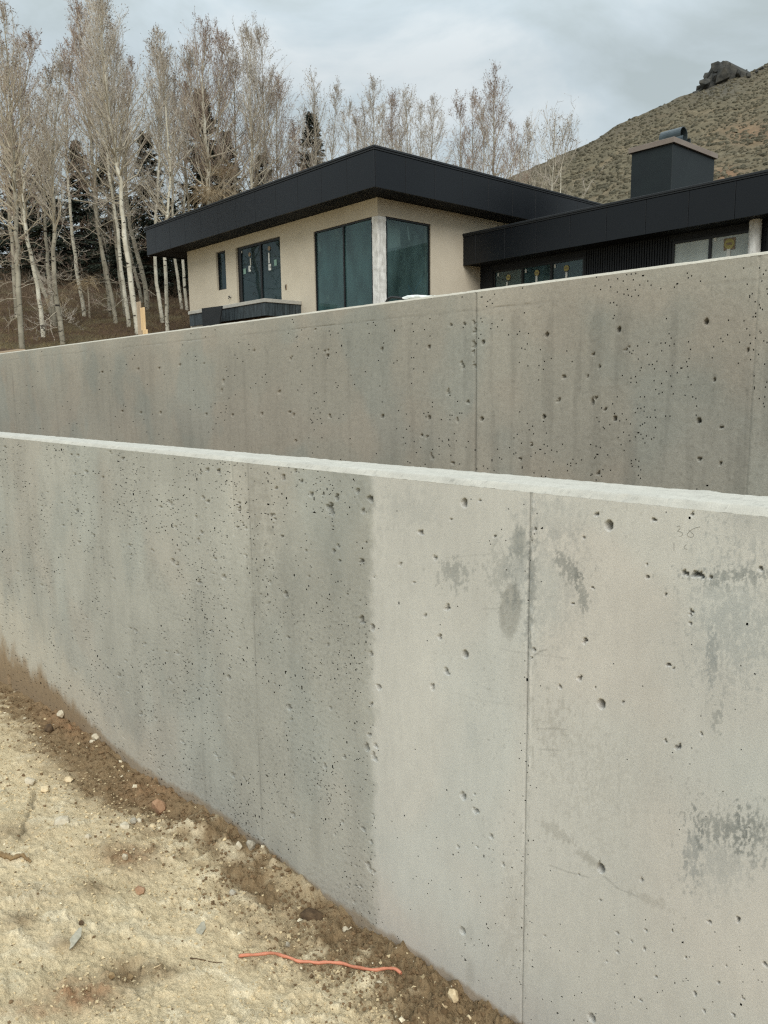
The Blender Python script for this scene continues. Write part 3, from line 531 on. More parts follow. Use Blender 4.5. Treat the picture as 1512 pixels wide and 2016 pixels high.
# ------------------------------------------------------------------ ground in front, terrace, hillside, hill
def gz(x, y):
    """bare height of the dirt in front of the near wall"""
    d = np.clip(YN-y, 0, 60); z = foot(x)+.10*np.minimum(d, 3)+.085*np.minimum(d, 2.6)**2+.04*np.clip(d-3, 0, 40)
    return z
def ground():
    th = np.concatenate([np.linspace(-180, -46, 60)[:-1], np.linspace(-46, 14, 460), np.linspace(16, 180, 70)[1:]])   # degrees right of the view axis
    r = np.concatenate([np.linspace(.05, 1.7, 16)[:-1], np.geomspace(1.7, 11.5, 460), np.geomspace(11.6, 400, 40)])
    A = np.radians(th)[:, None]; R = r[None]
    yaw = YAW
    X = R*(-np.cos(yaw+A)); Y = R*np.sin(yaw+A)
    Yc = np.minimum(Y, YN+.16)
    Z = gz(X, Yc); px, py = proj(X, Yc, Z); px = np.where(np.abs(px) < 1e4, px, 1e4); py = np.where(np.abs(py) < 1e4, py, 1e4)
    front = (X*fw[0]+Yc*fw[1]) > .4
    def blob(cx, cy, rx, ry, ang=0):
        a = math.radians(ang); dx, dy = px-cx, py-cy; ex = dx*math.cos(a)+dy*math.sin(a); ey = -dx*math.sin(a)+dy*math.cos(a)
        return np.exp(-((ex/rx)**2+(ey/ry)**2))*front
    d = YN-Yc
    near = np.clip(1-R/25, 0, 1)
    n1 = fbm(X*1.7, Yc*1.7, 4, 81); n2 = fbm(X*7, Yc*7, 4, 82); n3 = fbm(X*24, Yc*24, 4, 83); n4 = fbm(X*70, Yc*70, 3, 84, .6)
    wband = sstep(.54, .04, d+.22*n2+.16*n1+.06*n3)*np.interp(X, [-9, -5, -3.4, -3.2, -2.9, -2.6, -1], [1, 1, 1, .5, .55, 1, 1])
    dk = np.clip(.95*wband+.75*blob(235, 1560, 110, 45, 25)+.55*blob(120, 1470, 110, 45, 30)+.85*blob(245, 1915, 46, 30)+.6*blob(325, 1915, 34, 16)+.6*blob(42, 1820, 34, 18)+.5*blob(130, 1868, 46, 13)
                 +.5*blob(165, 1960, 70, 30)+.65*blob(238, 1688, 60, 28, 15)+.9*blob(505, 1752, 52, 22, 30)+.85*blob(590, 1700, 110, 11, 36)+.8*blob(610, 1800, 30, 12, -20)+.45*blob(185, 1750, 35, 18)+.45*blob(20, 1640, 60, 22)+.25*blob(50, 1760, 120, 20), 0, 1)
    rough = np.clip(.25+dk*.9+.5*sstep(.1, .6, n1), 0, 1)*near
    bump = .012*n1+.012*n2*(.2+rough)+.010*n3*(.2+rough)+.0055*n4*(.4+rough)
    clod = np.clip(np.abs(n3)*1.4-.25, 0, 1)*rough; bump += .013*clod
    bump += .035*blob(20, 1690, 75, 9, 6)+.02*blob(110, 1640, 60, 6, -20)-.05*blob(610, 1800, 26, 9, -20)-.05*blob(245, 1912, 34, 15)-.06*blob(330, 1600, 70, 12, 20)+.05*blob(400, 1640, 60, 12, 20)+.03*blob(560, 1720, 90, 12, 36)-.03*blob(500, 1752, 55, 15, 30)
    cr1 = fbm(X*2.6+.15*n3, Yc*2.6, 4, 84); cr2 = fbm(X*5.5, Yc*5.5+.1*n3, 4, 85)
    crust = sstep(-.02, .05, cr1)*.011+sstep(.10, .15, cr2)*.009; bump += crust*near
    lump = np.clip(fbm(X*11, Yc*11, 4, 87, .6), -.3, 1); bump += near*lump*(.030*np.clip(dk, 0, 1)+.006)
    crack = np.exp(-((px-(70-(py-1560)*.32)-7*perlin(py/16, 0*py, 90))/4.)**2)*sstep(1545, 1565, py)*sstep(1665, 1640, py)*front
    bump -= .018*crack
    bump += .03*wband*sstep(.3, .0, d)*(.3+.6*n2)*np.interp(X, [-9, -2], [1, .55])
    Z = Z+bump*np.where(R < 14, 1, .6)
    Z = np.where(Y > YN+.1, Z-.6*np.clip(Y-YN-.1, 0, 2), Z)
    tan_ = lin(205, 187, 153); brown = lin(132, 112, 85); red = lin(150, 112, 82); pale = lin(222, 209, 180)
    C = np.ones(X.shape+(3,))*tan_
    C += (pale-C)*(.55*sstep(.1, .7, n2+.5*n1))[..., None]
    C += (lin(190, 174, 140)-C)*(.4*sstep(.0, .6, fbm(X*1.1+4, Yc*1.1, 3, 86)))[..., None]
    dkm = np.clip(dk*1.25+.35*n2*dk+.25*n3*dk, 0, 1); C += (brown-C)*dkm[..., None]
    rd = np.clip(blob(165, 1960, 60, 28)+.7*blob(60, 1990, 60, 20)+.6*blob(265, 1690, 50, 20)+.5*blob(300, 1560, 60, 30)+.6*blob(130, 1430, 60, 20, 30), 0, 1)*(.6+.5*n3); C += (red-C)*np.clip(rd, 0, .8)[..., None]
    C *= (1+.10*n3+.10*n4)[..., None]
    C *= (1-.38*np.clip(sstep(.3, .62, fbm(X*38, Yc*38, 3, 88, .6)), 0, 1)*near*np.clip(.55+fbm(X*3, Yc*3, 2, 89), 0, 1.1))[..., None]
    C *= (1-.5*crack)[..., None]
    V = np.stack([X, Y, Z], -1).reshape(-1, 3)
    o = obj('ground', V, gridf(len(th), len(r))[:, ::-1], M['dirt'], None, smooth=True, col=np.clip(C, .01, .8).reshape(-1, 3)); tag(o, 'bare tan construction dirt sloping down to the near wall', 'ground', kind='structure')
    return V.reshape(len(th), len(r), 3)

def ht(x, y):
    """natural slope behind the upper wall"""
    q = -np.asarray(x)*.9+np.asarray(y)*.4-25.
    return 3.22+.22*np.log1p(np.exp(np.clip(q*.9, -30, 30)))/.9+.010*np.clip(-np.asarray(x)-4, 0, 30)*0
def ground_hit(px, py):
    d = ray(px, py); t = 10.
    for i in range(1500):
        p = CAM+d*t
        if p[1] > YU+.3 and p[2] < ht(p[0], p[1]): return p, t
        t += .05
    return CAM+d*30., 30.
def hillside():
    x = np.concatenate([np.linspace(-160, -50, 45)[:-1], np.linspace(-50, -14, 150), np.linspace(-14, 60, 60)[1:]]); y = np.concatenate([np.linspace(YU+TH-.02, 22, 110), np.linspace(22.5, 170, 70)])
    X, Y = np.meshgrid(x, y, indexing='ij'); Z = ht(X, Y)+(.10*fbm(X*.5, Y*.5, 3, 91)+.05*fbm(X*2.2, Y*2.2, 3, 92))*sstep(YU+.3, YU+2, Y)
    C = np.ones(X.shape+(3,))*lin(76, 60, 46); C += (lin(92, 84, 62)-C)*sstep(-.1, .5, fbm(X*.35, Y*.35, 3, 93))[..., None]*.7; C *= (1+.25*fbm(X*3, Y*3, 4, 94))[..., None]
    o = obj('hillside', np.stack([X, Y, Z], -1).reshape(-1, 3), gridf(len(x), len(y)), tintmat('leaf_litter', 9, .35, .97, .03, 14, .1), None, smooth=True, col=np.clip(C, .01, .5).reshape(-1, 3)); tag(o, 'brown leaf-littered slope under the aspens', 'slope', kind='structure')
    # strip between the two walls
    xx = np.linspace(-45, 9, 60); yy = np.linspace(YN+TH-.002, YU+.02, 12); X, Y = np.meshgrid(xx, yy, indexing='ij'); Z = 1.38+.05*fbm(X, Y, 3, 95)
    o = obj('terrace', np.stack([X, Y, Z], -1).reshape(-1, 3), gridf(60, 12), M['terrace'], None, smooth=True); tag(o, 'strip of backfilled soil between the two walls', 'terrace', kind='structure')

def hull(points):
    import bmesh
    bm = bmesh.new(); [bm.verts.new(tuple(p)) for p in points]
    bmesh.ops.convex_hull(bm, input=list(bm.verts)); bmesh.ops.delete(bm, geom=[v for v in bm.verts if not v.link_faces], context='VERTS'); bm.verts.index_update()
    bmesh.ops.recalc_face_normals(bm, faces=bm.faces); bmesh.ops.triangulate(bm, faces=bm.faces)
    V = np.array([v.co for v in bm.verts]); T = np.array([[v.index for v in f.verts] for f in bm.faces]); bm.free(); return V, T
RIDGE = np.array([(620,480),(800,430),(900,392),(960,370),(1010,346),(1060,325),(1100,306),(1165,280),(1220,243),(1262,226),(1300,209),(1340,190),(1368,181),(1400,167),(1440,150),(1476,141),(1490,136),(1512,124),(1560,100),(1640,70),(1760,40),(1900,30)], float)
def hill():
    px = np.linspace(640, 1880, 320); ry = np.interp(px, RIDGE[:, 0], RIDGE[:, 1])+1.3*fbm(px/22, 0*px, 3, 96)
    top = np.array([hd(a, b, 250.+(a-1100)*.05) for a, b in zip(px, ry)])
    bot = np.array([hd(a, 760, 62.) for a in px]); bot[:, 2] = ht(bot[:, 0], bot[:, 1])-3
    t = np.concatenate([np.linspace(0, .25, 12)[:-1], np.linspace(.25, 1, 190)])
    P = bot[:, None]+(top-bot)[:, None]*t[None, :, None]
    P[..., 2] += (6*np.sin(np.pi*t)[None]*-.6)+(1.0*fbm(P[..., 0]/16, P[..., 1]/16, 4, 97)+.28*fbm(P[..., 0]/2.2, P[..., 1]/2.2, 2, 98))*sstep(1., .93, t)[None]
    # far side of the ridge
    back = [P[:, -1]+np.array([0, 0, -d_])+(top-CAM)*np.array([1, 1, 0])*k for d_, k in ((4, .03), (25, .12), (90, .4))]
    P = np.concatenate([P]+[b[:, None] for b in back], 1)
    C = np.ones(P.shape[:2]+(3,))*lin(97, 90, 73); s = fbm(P[..., 0]/10, P[..., 1]/10, 4, 99); C += (lin(108, 97, 78)-C)*sstep(0, .6, s)[..., None]*.8
    tt = np.concatenate([t, [1, 1, 1]])[None]; C += (lin(84, 78, 66)-C)*(sstep(.80, 1., tt+.06*s)*.75)[..., None]
    qx, qy = proj(P[..., 0], P[..., 1], P[..., 2]); C += (lin(150, 106, 78)-C)*(np.exp(-((qx-1480)/55)**2-((qy-262)/22)**2)*.25+np.exp(-((qx-1430)/30)**2-((qy-345)/16)**2)*.4)[..., None]
    C += (lin(80, 77, 70)-C)*(.8*np.exp(-((qx-1412)/48)**2-((qy-172)/24)**2))[..., None]
    C *= (1+.22*fbm(P[..., 0]/2.5, P[..., 1]/2.5, 3, 101))[..., None]
    o = obj('hill', P.reshape(-1, 3), gridf(len(px), P.shape[1]), tintmat('dry_hill', .9, .25, .97, .25, 1.2, .1), None, smooth=True, col=np.clip(C, .01, .5).reshape(-1, 3)); tag(o, 'dry tan sagebrush hill rising behind the house', 'hill', kind='structure')
    # sagebrush: low domes, one mass
    rs = np.random.RandomState(11); n = 12000; G = P[:, :len(t)]
    u = rs.rand(n)*(len(px)-2); v = 14+rs.rand(n)**.9*(len(t)-17)
    ui = u.astype(int); vi = v.astype(int); fu = (u-ui)[:, None]; fv = (v-vi)[:, None]
    c = (G[ui, vi]*(1-fu)*(1-fv)+G[ui+1, vi]*fu*(1-fv)+G[ui, vi+1]*(1-fu)*fv+G[ui+1, vi+1]*fu*fv)
    cx, cy = proj(c[:, 0], c[:, 1], c[:, 2]); keep = (cx > 960) & (cx < 1560) & (cy < 440); c = c[keep]; n = len(c)
    dist = np.linalg.norm(c-CAM, axis=1)
    s = (.16+.36*rs.rand(n)**1.8)*(1+.4*(dist > 150)); S = 5; th = np.arange(S)*2*np.pi/S
    rings = [(.95, -.25), (.9, .45)]
    V = []
    for k, (rr, hh) in enumerate(rings):
        jit = 1+.35*(rs.rand(n, S)-.5)
        V.append(np.stack([c[:, None, 0]+s[:, None]*rr*jit*np.cos(th), c[:, None, 1]+s[:, None]*rr*jit*np.sin(th), c[:, None, 2]+s[:, None]*(hh+.25*(rs.rand(n, S)-.5))], -1))
    V = np.stack(V, 1); top_ = c+np.stack([0*s, 0*s, s*.9], -1)
    VV = np.concatenate([V.reshape(n, -1, 3), top_[:, None]], 1); nv = 2*S+1
    b0 = (np.arange(n)*nv)[:, None]; k = np.arange(S)[None]; k1 = (k+1) % S
    Q = np.concatenate([np.stack([b0+j*S+k, b0+j*S+k1, b0+(j+1)*S+k1, b0+(j+1)*S+k], -1).reshape(-1, 4) for j in range(1)])
    T = np.stack([b0+S+k, b0+S+k1, b0+2*S+0*k], -1).reshape(-1, 3)
    cc = lin(82, 79, 66)+(lin(110, 103, 86)-lin(82, 79, 66))*rs.rand(n)[:, None]; cc = cc*(.8+.3*rs.rand(n))[:, None]
    o = obj('sagebrush', VV.reshape(-1, 3), [Q, T], tintmat('sage', 6, .35, .97, .05, 9, .1), None, col=np.repeat(cc, nv, 0), smooth=False); tag(o, 'grey-green sagebrush dotting the dry hill', 'shrubs', kind='stuff')
    # rock outcrop on the skyline
    b = MB(); rs = np.random.RandomState(4); D0 = 262.
    rock = pmat('dark_rock', lin(50, 51, 50), lin(80, 78, 72), .35, .95, .4, .8, .15)
    E_ = empty('rock_outcrop', hd(1425, 160, D0), 'dark craggy rock outcrop on the skyline of the hill', 'rock')
    sil = [(1370,184,10),(1378,174,12),(1388,163,15),(1397,152,17),(1405,142,18),(1413,134,15),(1420,126,9),(1428,124,8),(1434,127,8),(1443,139,10),(1452,144,9),(1460,143,7),(1467,142,7),(1473,146,6),(1410,155,22),(1424,148,22),(1440,153,18),(1396,170,18),(1416,168,22),(1440,164,14),(1456,152,10),(1386,180,14),(1402,182,14),(1442,129,3.2),(1462,139,4),(1356,188,6),(1344,192,5),(1308,206,5),(1300,210,4),(1490,139,5),(1500,134,6)]
    core = [(1364,192),(1380,174),(1392,158),(1404,142),(1414,129),(1423,122),(1434,122),(1439,130),(1456,143),(1482,146),(1478,165),(1440,190),(1396,200)]
    V, T = hull(np.concatenate([np.array([hd(x, y, D0+d_) for x, y in core]) for d_ in (-2., 6.)])+rs.randn(26, 3)*.25); obj('crag', V, T, rock, E_)
    for i, (x, y, r) in enumerate(sil):
        r = r*.8; y = y+1.5
        c = hd(x, y, D0+rs.rand()*8-4); R = r/F*D0; n = 26
        u_ = rs.randn(n, 3); u_ /= np.abs(u_).max(1)[:, None]**.6*np.linalg.norm(u_, axis=1)[:, None]**.4
        V, T = hull(c+u_*R*np.array([.9, .9, .8+.4*rs.rand()])*(.6+.55*rs.rand(n))[:, None]); obj('boulder', V, T, rock, E_)


# ------------------------------------------------------------------ the house
S15 = 20.5/15.5                                # the house is laid out at 15.5 m and set back to its real distance
O15 = np.array([-13.242, 11.246, 6.683]); HU = np.array([-.99911, -.04221, 0.]); HW = np.array([0, 1., 0]); HZ = np.array([0, 0, 1.])
HAX = np.array([HU, HW, HZ])
def HP(a, b, z): p = O15+a*HU+b*HW; p = np.array([p[0], p[1], z]); return CAM+(p-CAM)*S15
def hbox(a0, a1, b0, b1, z0, z1, bev=.0):
    return cbox(HP((a0+a1)/2, (b0+b1)/2, (z0+z1)/2), HAX, np.abs(np.array([a1-a0, b1-b0, z1-z0]))/2*S15, bev)
_A2 = np.array([HU[:2], HW[:2]]).T
def _ab(p): return np.linalg.solve(_A2, (p-O15)[:2])
def FL(px, py, b=0.):
    n = np.array([-HU[1], HU[0], 0]); d = ray(px, py); p = CAM+d*(((O15+HW*b-CAM)@n)/(d@n)); return _ab(p)[0], p[2]
def FR(px, py, a=0.):
    n = np.array([1., 0, 0]); d = ray(px, py); p = CAM+d*(((O15+HU*a-CAM)@n)/(d@n)); return _ab(p)[1], p[2]
ZT, ZB = 7.483, 6.683
def holed_wall(mapf, s0, s1, z0, z1, holes, t):
    ss = sorted({s0, s1, *[h[0] for h in holes], *[h[1] for h in holes]}); zs = sorted({z0, z1, *[h[2] for h in holes], *[h[3] for h in holes]})
    sol = np.array([[not any(h[0] <= (ss[i]+ss[i+1])/2 <= h[1] and h[2] <= (zs[j]+zs[j+1])/2 <= h[3] for h in holes) for j in range(len(zs)-1)] for i in range(len(ss)-1)])
    b = MB()
    def quad(p): b.add(np.array([mapf(*q) for q in p]), np.array([[0, 1, 2, 3]]))
    ok = lambda i, j: 0 <= i < sol.shape[0] and 0 <= j < sol.shape[1] and sol[i, j]
    for i in range(sol.shape[0]):
        for j in range(sol.shape[1]):
            if not sol[i, j]: continue
            a, c, d, e = ss[i], ss[i+1], zs[j], zs[j+1]
            quad([(a, 0, d), (c, 0, d), (c, 0, e), (a, 0, e)]); quad([(a, t, d), (a, t, e), (c, t, e), (c, t, d)])
            if not ok(i-1, j): quad([(a, 0, d), (a, 0, e), (a, t, e), (a, t, d)])
            if not ok(i+1, j): quad([(c, 0, d), (c, t, d), (c, t, e), (c, 0, e)])
            if not ok(i, j-1): quad([(a, 0, d), (a, t, d), (c, t, d), (c, 0, d)])
            if not ok(i, j+1): quad([(a, 0, e), (c, 0, e), (c, t, e), (a, t, e)])
    return b
def house():
    E_ = empty('house', HP(3, 2, 3.2), 'low modern house with black panelled flat roof, tan stucco walls and black chimney', 'house')
    left = lambda s, n, z: HP(s, n, z); right = lambda s, n, z: HP(n, s, z)
    HS, HD, HC, HR = (6.172, 6.668, 5.44, 6.468), (3.61, 5.65, 4.80, 6.45), (0., 2.25, 4.10, 6.335), (.0, 1.592, 4.10, 6.345)
    holed_wall(left, 0, 8.235, 2.6, ZB+.1, [HS, HD, (HC[0], HC[1], HC[2], HC[3])], .2).build('wall', M['stucco'], E_)
    holed_wall(right, .2, 9, 2.6, ZB+.1, [(.2, HR[1], HR[2], HR[3])], .2).build('wall', M['stucco'], E_)
    b = MB(); b.add(*hbox(8.035, 8.235, .2, 9, 2.6, ZB+.1)); b.add(*hbox(.2, 8.035, 8.8, 9, 2.6, ZB+.1)); b.build('wall', M['stucco'], E_)
    # lintel corner block above the column, column itself
    b = MB(); rs = np.random.RandomState(2)
    n = 34; zz = np.linspace(3.9, 6.335, n); prof = []
    for k, z in enumerate(zz):
        w = .004*rs.randn()
        prof.append([(.012+w, .022), (.022, .012+w), (.195, .010), (.208, .02+w), (.208, .24), (.195, .252), (.03, .252), (.012+w, .24)])
    V = np.array([HP(a, bb, z) for z, ring in zip(zz, prof) for a, bb in ring]); i = np.arange(n-1)[:, None]*8; k = np.arange(8)[None]; k1 = (k+1) % 8
    b.add(V, np.stack([i+k, i+k1, i+k1+8, i+k+8], -1).reshape(-1, 4)); o = b.build('corner_column', M['column'], E_); tag(o, 'whitish weathered corner post between the tall windows')
    # windows
    def window(mapf, s0, s1, z0, z1, mull=(), n0=.06, f=.04, name='window', glass='glass', parent=E_, dep=.06, extra=0.):
        b = MB()
        def bar(a, c, d, e, nn0=n0, nn1=n0+dep):
            p = np.array([mapf(x, y, z) for x in (a, c) for y in (nn0, nn1) for z in (d, e)])
            q = np.array([[0, 1, 3, 2], [4, 6, 7, 5], [0, 4, 5, 1], [2, 3, 7, 6], [0, 2, 6, 4], [1, 5, 7, 3]]); b.add(p, q)
        bar(s0, s0+f, z0, z1); bar(s1-f-extra, s1, z0, z1); bar(s0+f, s1-f-extra, z0, z0+f); bar(s0+f, s1-f-extra, z1-f, z1)
        for m in mull: bar(m-f*.55, m+f*.55, z0+f, z1-f)
        o = b.build(name, M['frame'], parent)
        ed = [s0+f]+[x for m in mull for x in (m-f*.55, m+f*.55)]+[s1-f-extra]
        for a, c in zip(ed[0::2], ed[1::2]):
            nm = n0+dep*.5; V = np.array([mapf(*p) for p in ((a, nm, z0+f), (c, nm, z0+f), (c, nm, z1-f), (a, nm, z1-f))])
            outw = mapf(a, 0, z0)-mapf(a, 1, z0); fc = [0, 1, 2, 3] if np.cross(V[1]-V[0], V[2]-V[0])@outw > 0 else [3, 2, 1, 0]
            obj('pane', V, np.array([fc]), M[glass], o)
        return o
    def patch(mapf, n, cx, cz, w, h, mat, parent, name='sticker', disc=False):
        if disc: th = np.arange(20)*2*np.pi/20; P = [(cx+w*math.cos(t), n, cz+h*math.sin(t)) for t in th]
        else: P = [(cx-w, n, cz-h), (cx+w, n, cz-h), (cx+w, n, cz+h), (cx-w, n, cz+h)]
        V = np.array([mapf(*p) for p in P]+[mapf(p[0], p[1]+.004, p[2]) for p in P]); m = len(P)
        i = np.arange(m); q = np.stack([i, (i+1) % m, (i+1) % m+m, i+m], -1)
        b = MB(); b.add(V, q)
        for ring in (list(range(m))[::-1], [x+m for x in range(m)]): b.add(V, np.array([[ring[0], ring[k], ring[k+1]] for k in range(1, m-1)]))
        return b.build(name, mat, parent)
    w_ = window(left, *HS, f=.035, glass='glass_dark'); tag(w_, 'narrow vertical window')
    dw = window(left, *HD, mull=(4.572,), f=.06, extra=.10, glass='glass_dark'); tag(dw, 'two-panel sliding door with paper stickers')
    cw = window(left, .21, 2.25, 4.10, 6.335, mull=(1.2,), f=.035, n0=.03); tag(cw, 'tall two-pane corner window'); rw = window(right, .254, 1.592, 4.10, 6.345, f=.035, n0=.03, glass='glass_mid'); tag(rw, 'tall single-pane corner window')
    ns = .05
    def PL(px, py, n=.078): s, z = FL(px, py, n); return s, z
    for px, py, w, h, m, disc in ((491.5, 529, .055, .075, 'sticker', 0), (531, 526, .058, .078, 'sticker', 0), (529.3, 508, .028, .13, 'sticker', 0), (493, 515, .024, .09, 'film', 0), (481.6, 534, .055, .07, 'sticker_green', 0), (542, 517, .055, .075, 'sticker_green', 0), (491, 501, .055, .055, 'fixture', 1), (529.5, 489, .058, .058, 'fixture', 1), (512, 487, .02, .035, 'sticker', 0), (476, 496, .014, .03, 'sticker', 0)):
        s, z = PL(px, py); patch(left, .078, s, z, w, h, M[m], dw, 'sticker', disc)
    for px, py in ((492.5, 528.5), (531.5, 525.5)):
        s, z = PL(px, py, .07); patch(left, .07, s, z, .013, .028, M['ink'], dw, 'printed_mark')
    # loose film and scraps at the tall windows; one sheet imitates reflected sky
    def film(pts, n, mapf, fn, par):
        V = np.array([mapf(*[(lambda q: (q[0], n, q[1]))(fn(x, y, n))][0]) for x, y in pts]); m = len(pts); Vb = V+np.array([.004, .004, 0])
        b = MB(); b.add(np.concatenate([V, Vb]), np.array([[0, k, k+1] for k in range(1, m-1)]+[[m, m+k+1, m+k] for k in range(1, m-1)])); b.build('loose_film', M['film'], par)
    film([(618, 462), (623, 464), (633, 492), (630, 497), (622, 496), (619, 488)], .09, left, FL, cw); film([(640, 590), (643, 582), (647.5, 580), (648, 592), (639, 595)], .12, left, FL, cw); film([(801, 447), (803, 445), (807, 473), (804, 473)], .12, right, FR, rw)
    film([(763.5, 433), (787.5, 435), (788, 485), (764, 490)], .3, right, FR, rw); film([(652, 452), (668, 449), (668, 473), (650, 474)], .5, left, FL, cw)  # first sheet is a pale patch imitating sky reflected in the glass
    # rooms behind the glass
    b = MB()
    for a0, a1, b0, b1, m in ((.25, 8, 3.2, 3.3, 0), (3.0, 3.1, .25, 3.2, 0)): b.add(*hbox(a0, a1, b0, b1, 4.0, 6.6), m)
    b.add(*hbox(.22, 8, .22, 8.7, 3.98, 4.02), 1); b.add(*hbox(.22, 8, .22, 8.7, 6.55, 6.6), 0); b.add(*hbox(3.2, 7.9, .9, 1.0, 4.02, 6.55), 0)
    b.build('interior', [M['interior'], M['interior_floor']], E_)
    # main roof
    b = MB(); b.add(*hbox(-.675+.03, 9.369-.03, -.676+.03, 9.4, ZB+.02, ZT-.02)); b.build('roof', M['soffit'], E_)
    def panels(mk, s0, s1, first, zlo, zhi):
        s = s0; nx = first; shared = None
        while s < s1-.05:
            e_ = min(nx, s1); V, Fs = mk(s+.004, e_-.004, zlo, zhi); c = V.mean(0); key = round(e_-s, 3)
            if key in panels.cache.get(id(mk), {}): me = panels.cache[id(mk)][key]
            else: me = mesh('fascia_panel', V-c, Fs, M['fascia']); panels.cache.setdefault(id(mk), {})[key] = me
            o = bpy.data.objects.new('fascia_panel', me); o.location = c-wloc(E_); link(o, E_); s = e_; nx = e_+.86
    panels.cache = {}
    f1 = lambda s, e_, z0, z1: hbox(s, e_, -.676, -.646, z0, z1, .004); f2 = lambda s, e_, z0, z1: hbox(-.675, -.645, s, e_, z0, z1, .004); f3 = lambda s, e_, z0, z1: hbox(9.339, 9.369, s, e_, z0, z1, .004)
    f4 = lambda s, e_, z0, z1: hbox(-e_, -s, 2.658, 2.688, z0, z1, .004)
    panels(f1, -.675, 9.369, -.675+.86, ZB, ZT-.088); panels(f2, -.644, 9.4, -.676+.86, ZB, ZT-.088); panels(f3, -.644, 9.4, .2, ZB, ZT-.088)
    for (a0, a1, b0, b1) in ((-.685, 9.379, -.686, -.636), (-.685, -.635, -.636, 9.4), (9.329, 9.379, -.636, 9.4)):
        b = MB(); b.add(*hbox(a0, a1, b0, b1, ZT-.080, ZT-.046, .004)); e_ = .015
        b.add(*hbox(a0-e_*(a0 < 0), a1+e_*(a1 > 9), b0-e_*(b0 < -.65), b1, ZT-.044, ZT, .006)); b.build('roof_edge_trim', M['trim'], E_)
    # wing
    b = MB(); b.add(*hbox(-12.5, -.012, 2.69, 9.4, 5.55, 6.235)); b.build('wing_roof', M['soffit'], E_)
    panels(f4, .005, 12.5, .40, 5.53, 6.178)
    b = MB(); b.add(*hbox(-12.5, -.005, 2.648, 2.70, 6.186, 6.214, .003)); b.add(*hbox(-12.5, -.005, 2.634, 2.70, 6.216, 6.26, .005)); b.build('roof_edge_trim', M['trim'], E_)
    B2 = 3.264; wing = lambda s, n, z: HP(-s, B2+n, z)
    G1, G2, G3 = (.40, 2.93, 3.9, 5.42), (4.92, 6.47, 3.9, 5.43), (6.72, 9.2, 3.9, 5.43)
    holed_wall(wing, .01, 12.5, 2.6, 5.56, [G1, G2, G3], .15).build('wing_wall', M['darksiding'], E_)
    g1 = window(wing, *G1, mull=(1.262, 2.068), f=.05, n0=.02, glass='glass_mid'); g2 = window(wing, *G2, mull=(5.69,), f=.05, n0=.02, glass='glass_pale'); g3 = window(wing, *G3, mull=(7.9,), f=.05, n0=.02)
    def PW(px, py, n=.035): s, z = FL(px, py, B2+n); return -s, z
    for g, L in ((g1, [(1001, 546, 5.2), (1057, 537, 5.2), (1115, 528, 5.4)]), (g2, [(1436, 480, 8.)])):
        for px, py, r in L:
            s, z = PW(px, py); q = r*.0117; patch(wing, .036, s, z, q*1.15, q*1.15, M['fixture'], g, 'sticker', 1 if r < 7 else 0); patch(wing, .029, s, z, q, q, M['sticker_yellow'], g, 'sticker', 1); patch(wing, .022, s, z, q*.55, q*.22, M['fixture'], g, 'printed_mark')
    for px, py, w, h, g in ((998, 561, .02, .07, g1), (1056, 551, .026, .09, g1), (1115, 543, .026, .08, g1), (981, 541, .018, .035, g1), (1035, 533.5, .02, .04, g1), (1092.5, 524, .02, .04, g1), (1434, 499, .036, .085, g2), (1408, 471, .024, .04, g2)):
        s, z = PW(px, py); patch(wing, .034, s, z, w, h, M['sticker'], g)
    me = None; k = 2.965
    while k < 4.87:
        V, Fs = hbox(-k-.036, -k, B2-.03, B2-.002, 2.7, 5.54, .003); c = V.mean(0)
        if me is None: me = mesh('siding_rib', V-c, Fs, M['darksiding'])
        o = bpy.data.objects.new('siding_rib', me); o.location = c-wloc(E_); link(o, E_); k += .0562
    # round column under the wing roof
    th = np.arange(20)*2*np.pi/20; c0 = HP(-6.59, B2-.13, 3); V = []; zz = np.linspace(2.7, 5.548, 12)
    for z in zz:
        cc = HP(-6.59, B2-.13, z); V += [cc+.107*S15*np.array([math.cos(t), math.sin(t), 0]) for t in th]
    i = np.arange(11)[:, None]*20; k = np.arange(20)[None]; o = obj('wing_column', np.array(V), np.stack([i+k, i+(k+1) % 20, i+(k+1) % 20+20, i+k+20], -1).reshape(-1, 4), M['column'], E_, smooth=True)
    tag(o, 'round pale concrete column under the black roof edge')
    b = MB(); b.add(*hbox(-12.4, -.1, B2+.2, 8.8, 3.88, 3.92), 1); b.add(*hbox(-12.4, -.1, 8.6, 8.7, 3.9, 4.6), 0); b.add(*hbox(-.2, -.1, B2+.2, 8.7, 3.9, 5.5), 0); b.add(*hbox(-4.7, -4.6, B2+.2, 6, 3.9, 5.5), 0)
    b.build('wing_interior', [pmat('pale_board', lin(165, 170, 165), lin(185, 190, 184), 2, .9), M['interior_floor']], E_)
    # chimney
    ch = E_
    a0, a1, b0, b1 = -3.532, -2.51, 5.657, 7.609
    b = MB(); b.add(*hbox(a0, a1, b0, b1, 6.0, 8.05, .01)); o = b.build('chimney', pmat('chimney_panel', lin(23, 30, 33), lin(27, 35, 37), 1.5, .6, 0, None, .3), ch)
    b = MB(); b.add(*hbox(a0-.055, a1+.055, b0-.055, b1+.055, 8.052, 8.17, .006)); cap = b.build('chimney_cap', M['cap'], o)
    b = MB(); n = 18; c = np.array([-3.08, 6.25])
    ang = np.radians(np.linspace(-40, 205, n)); R = .16; L0, L1 = -.38, .14
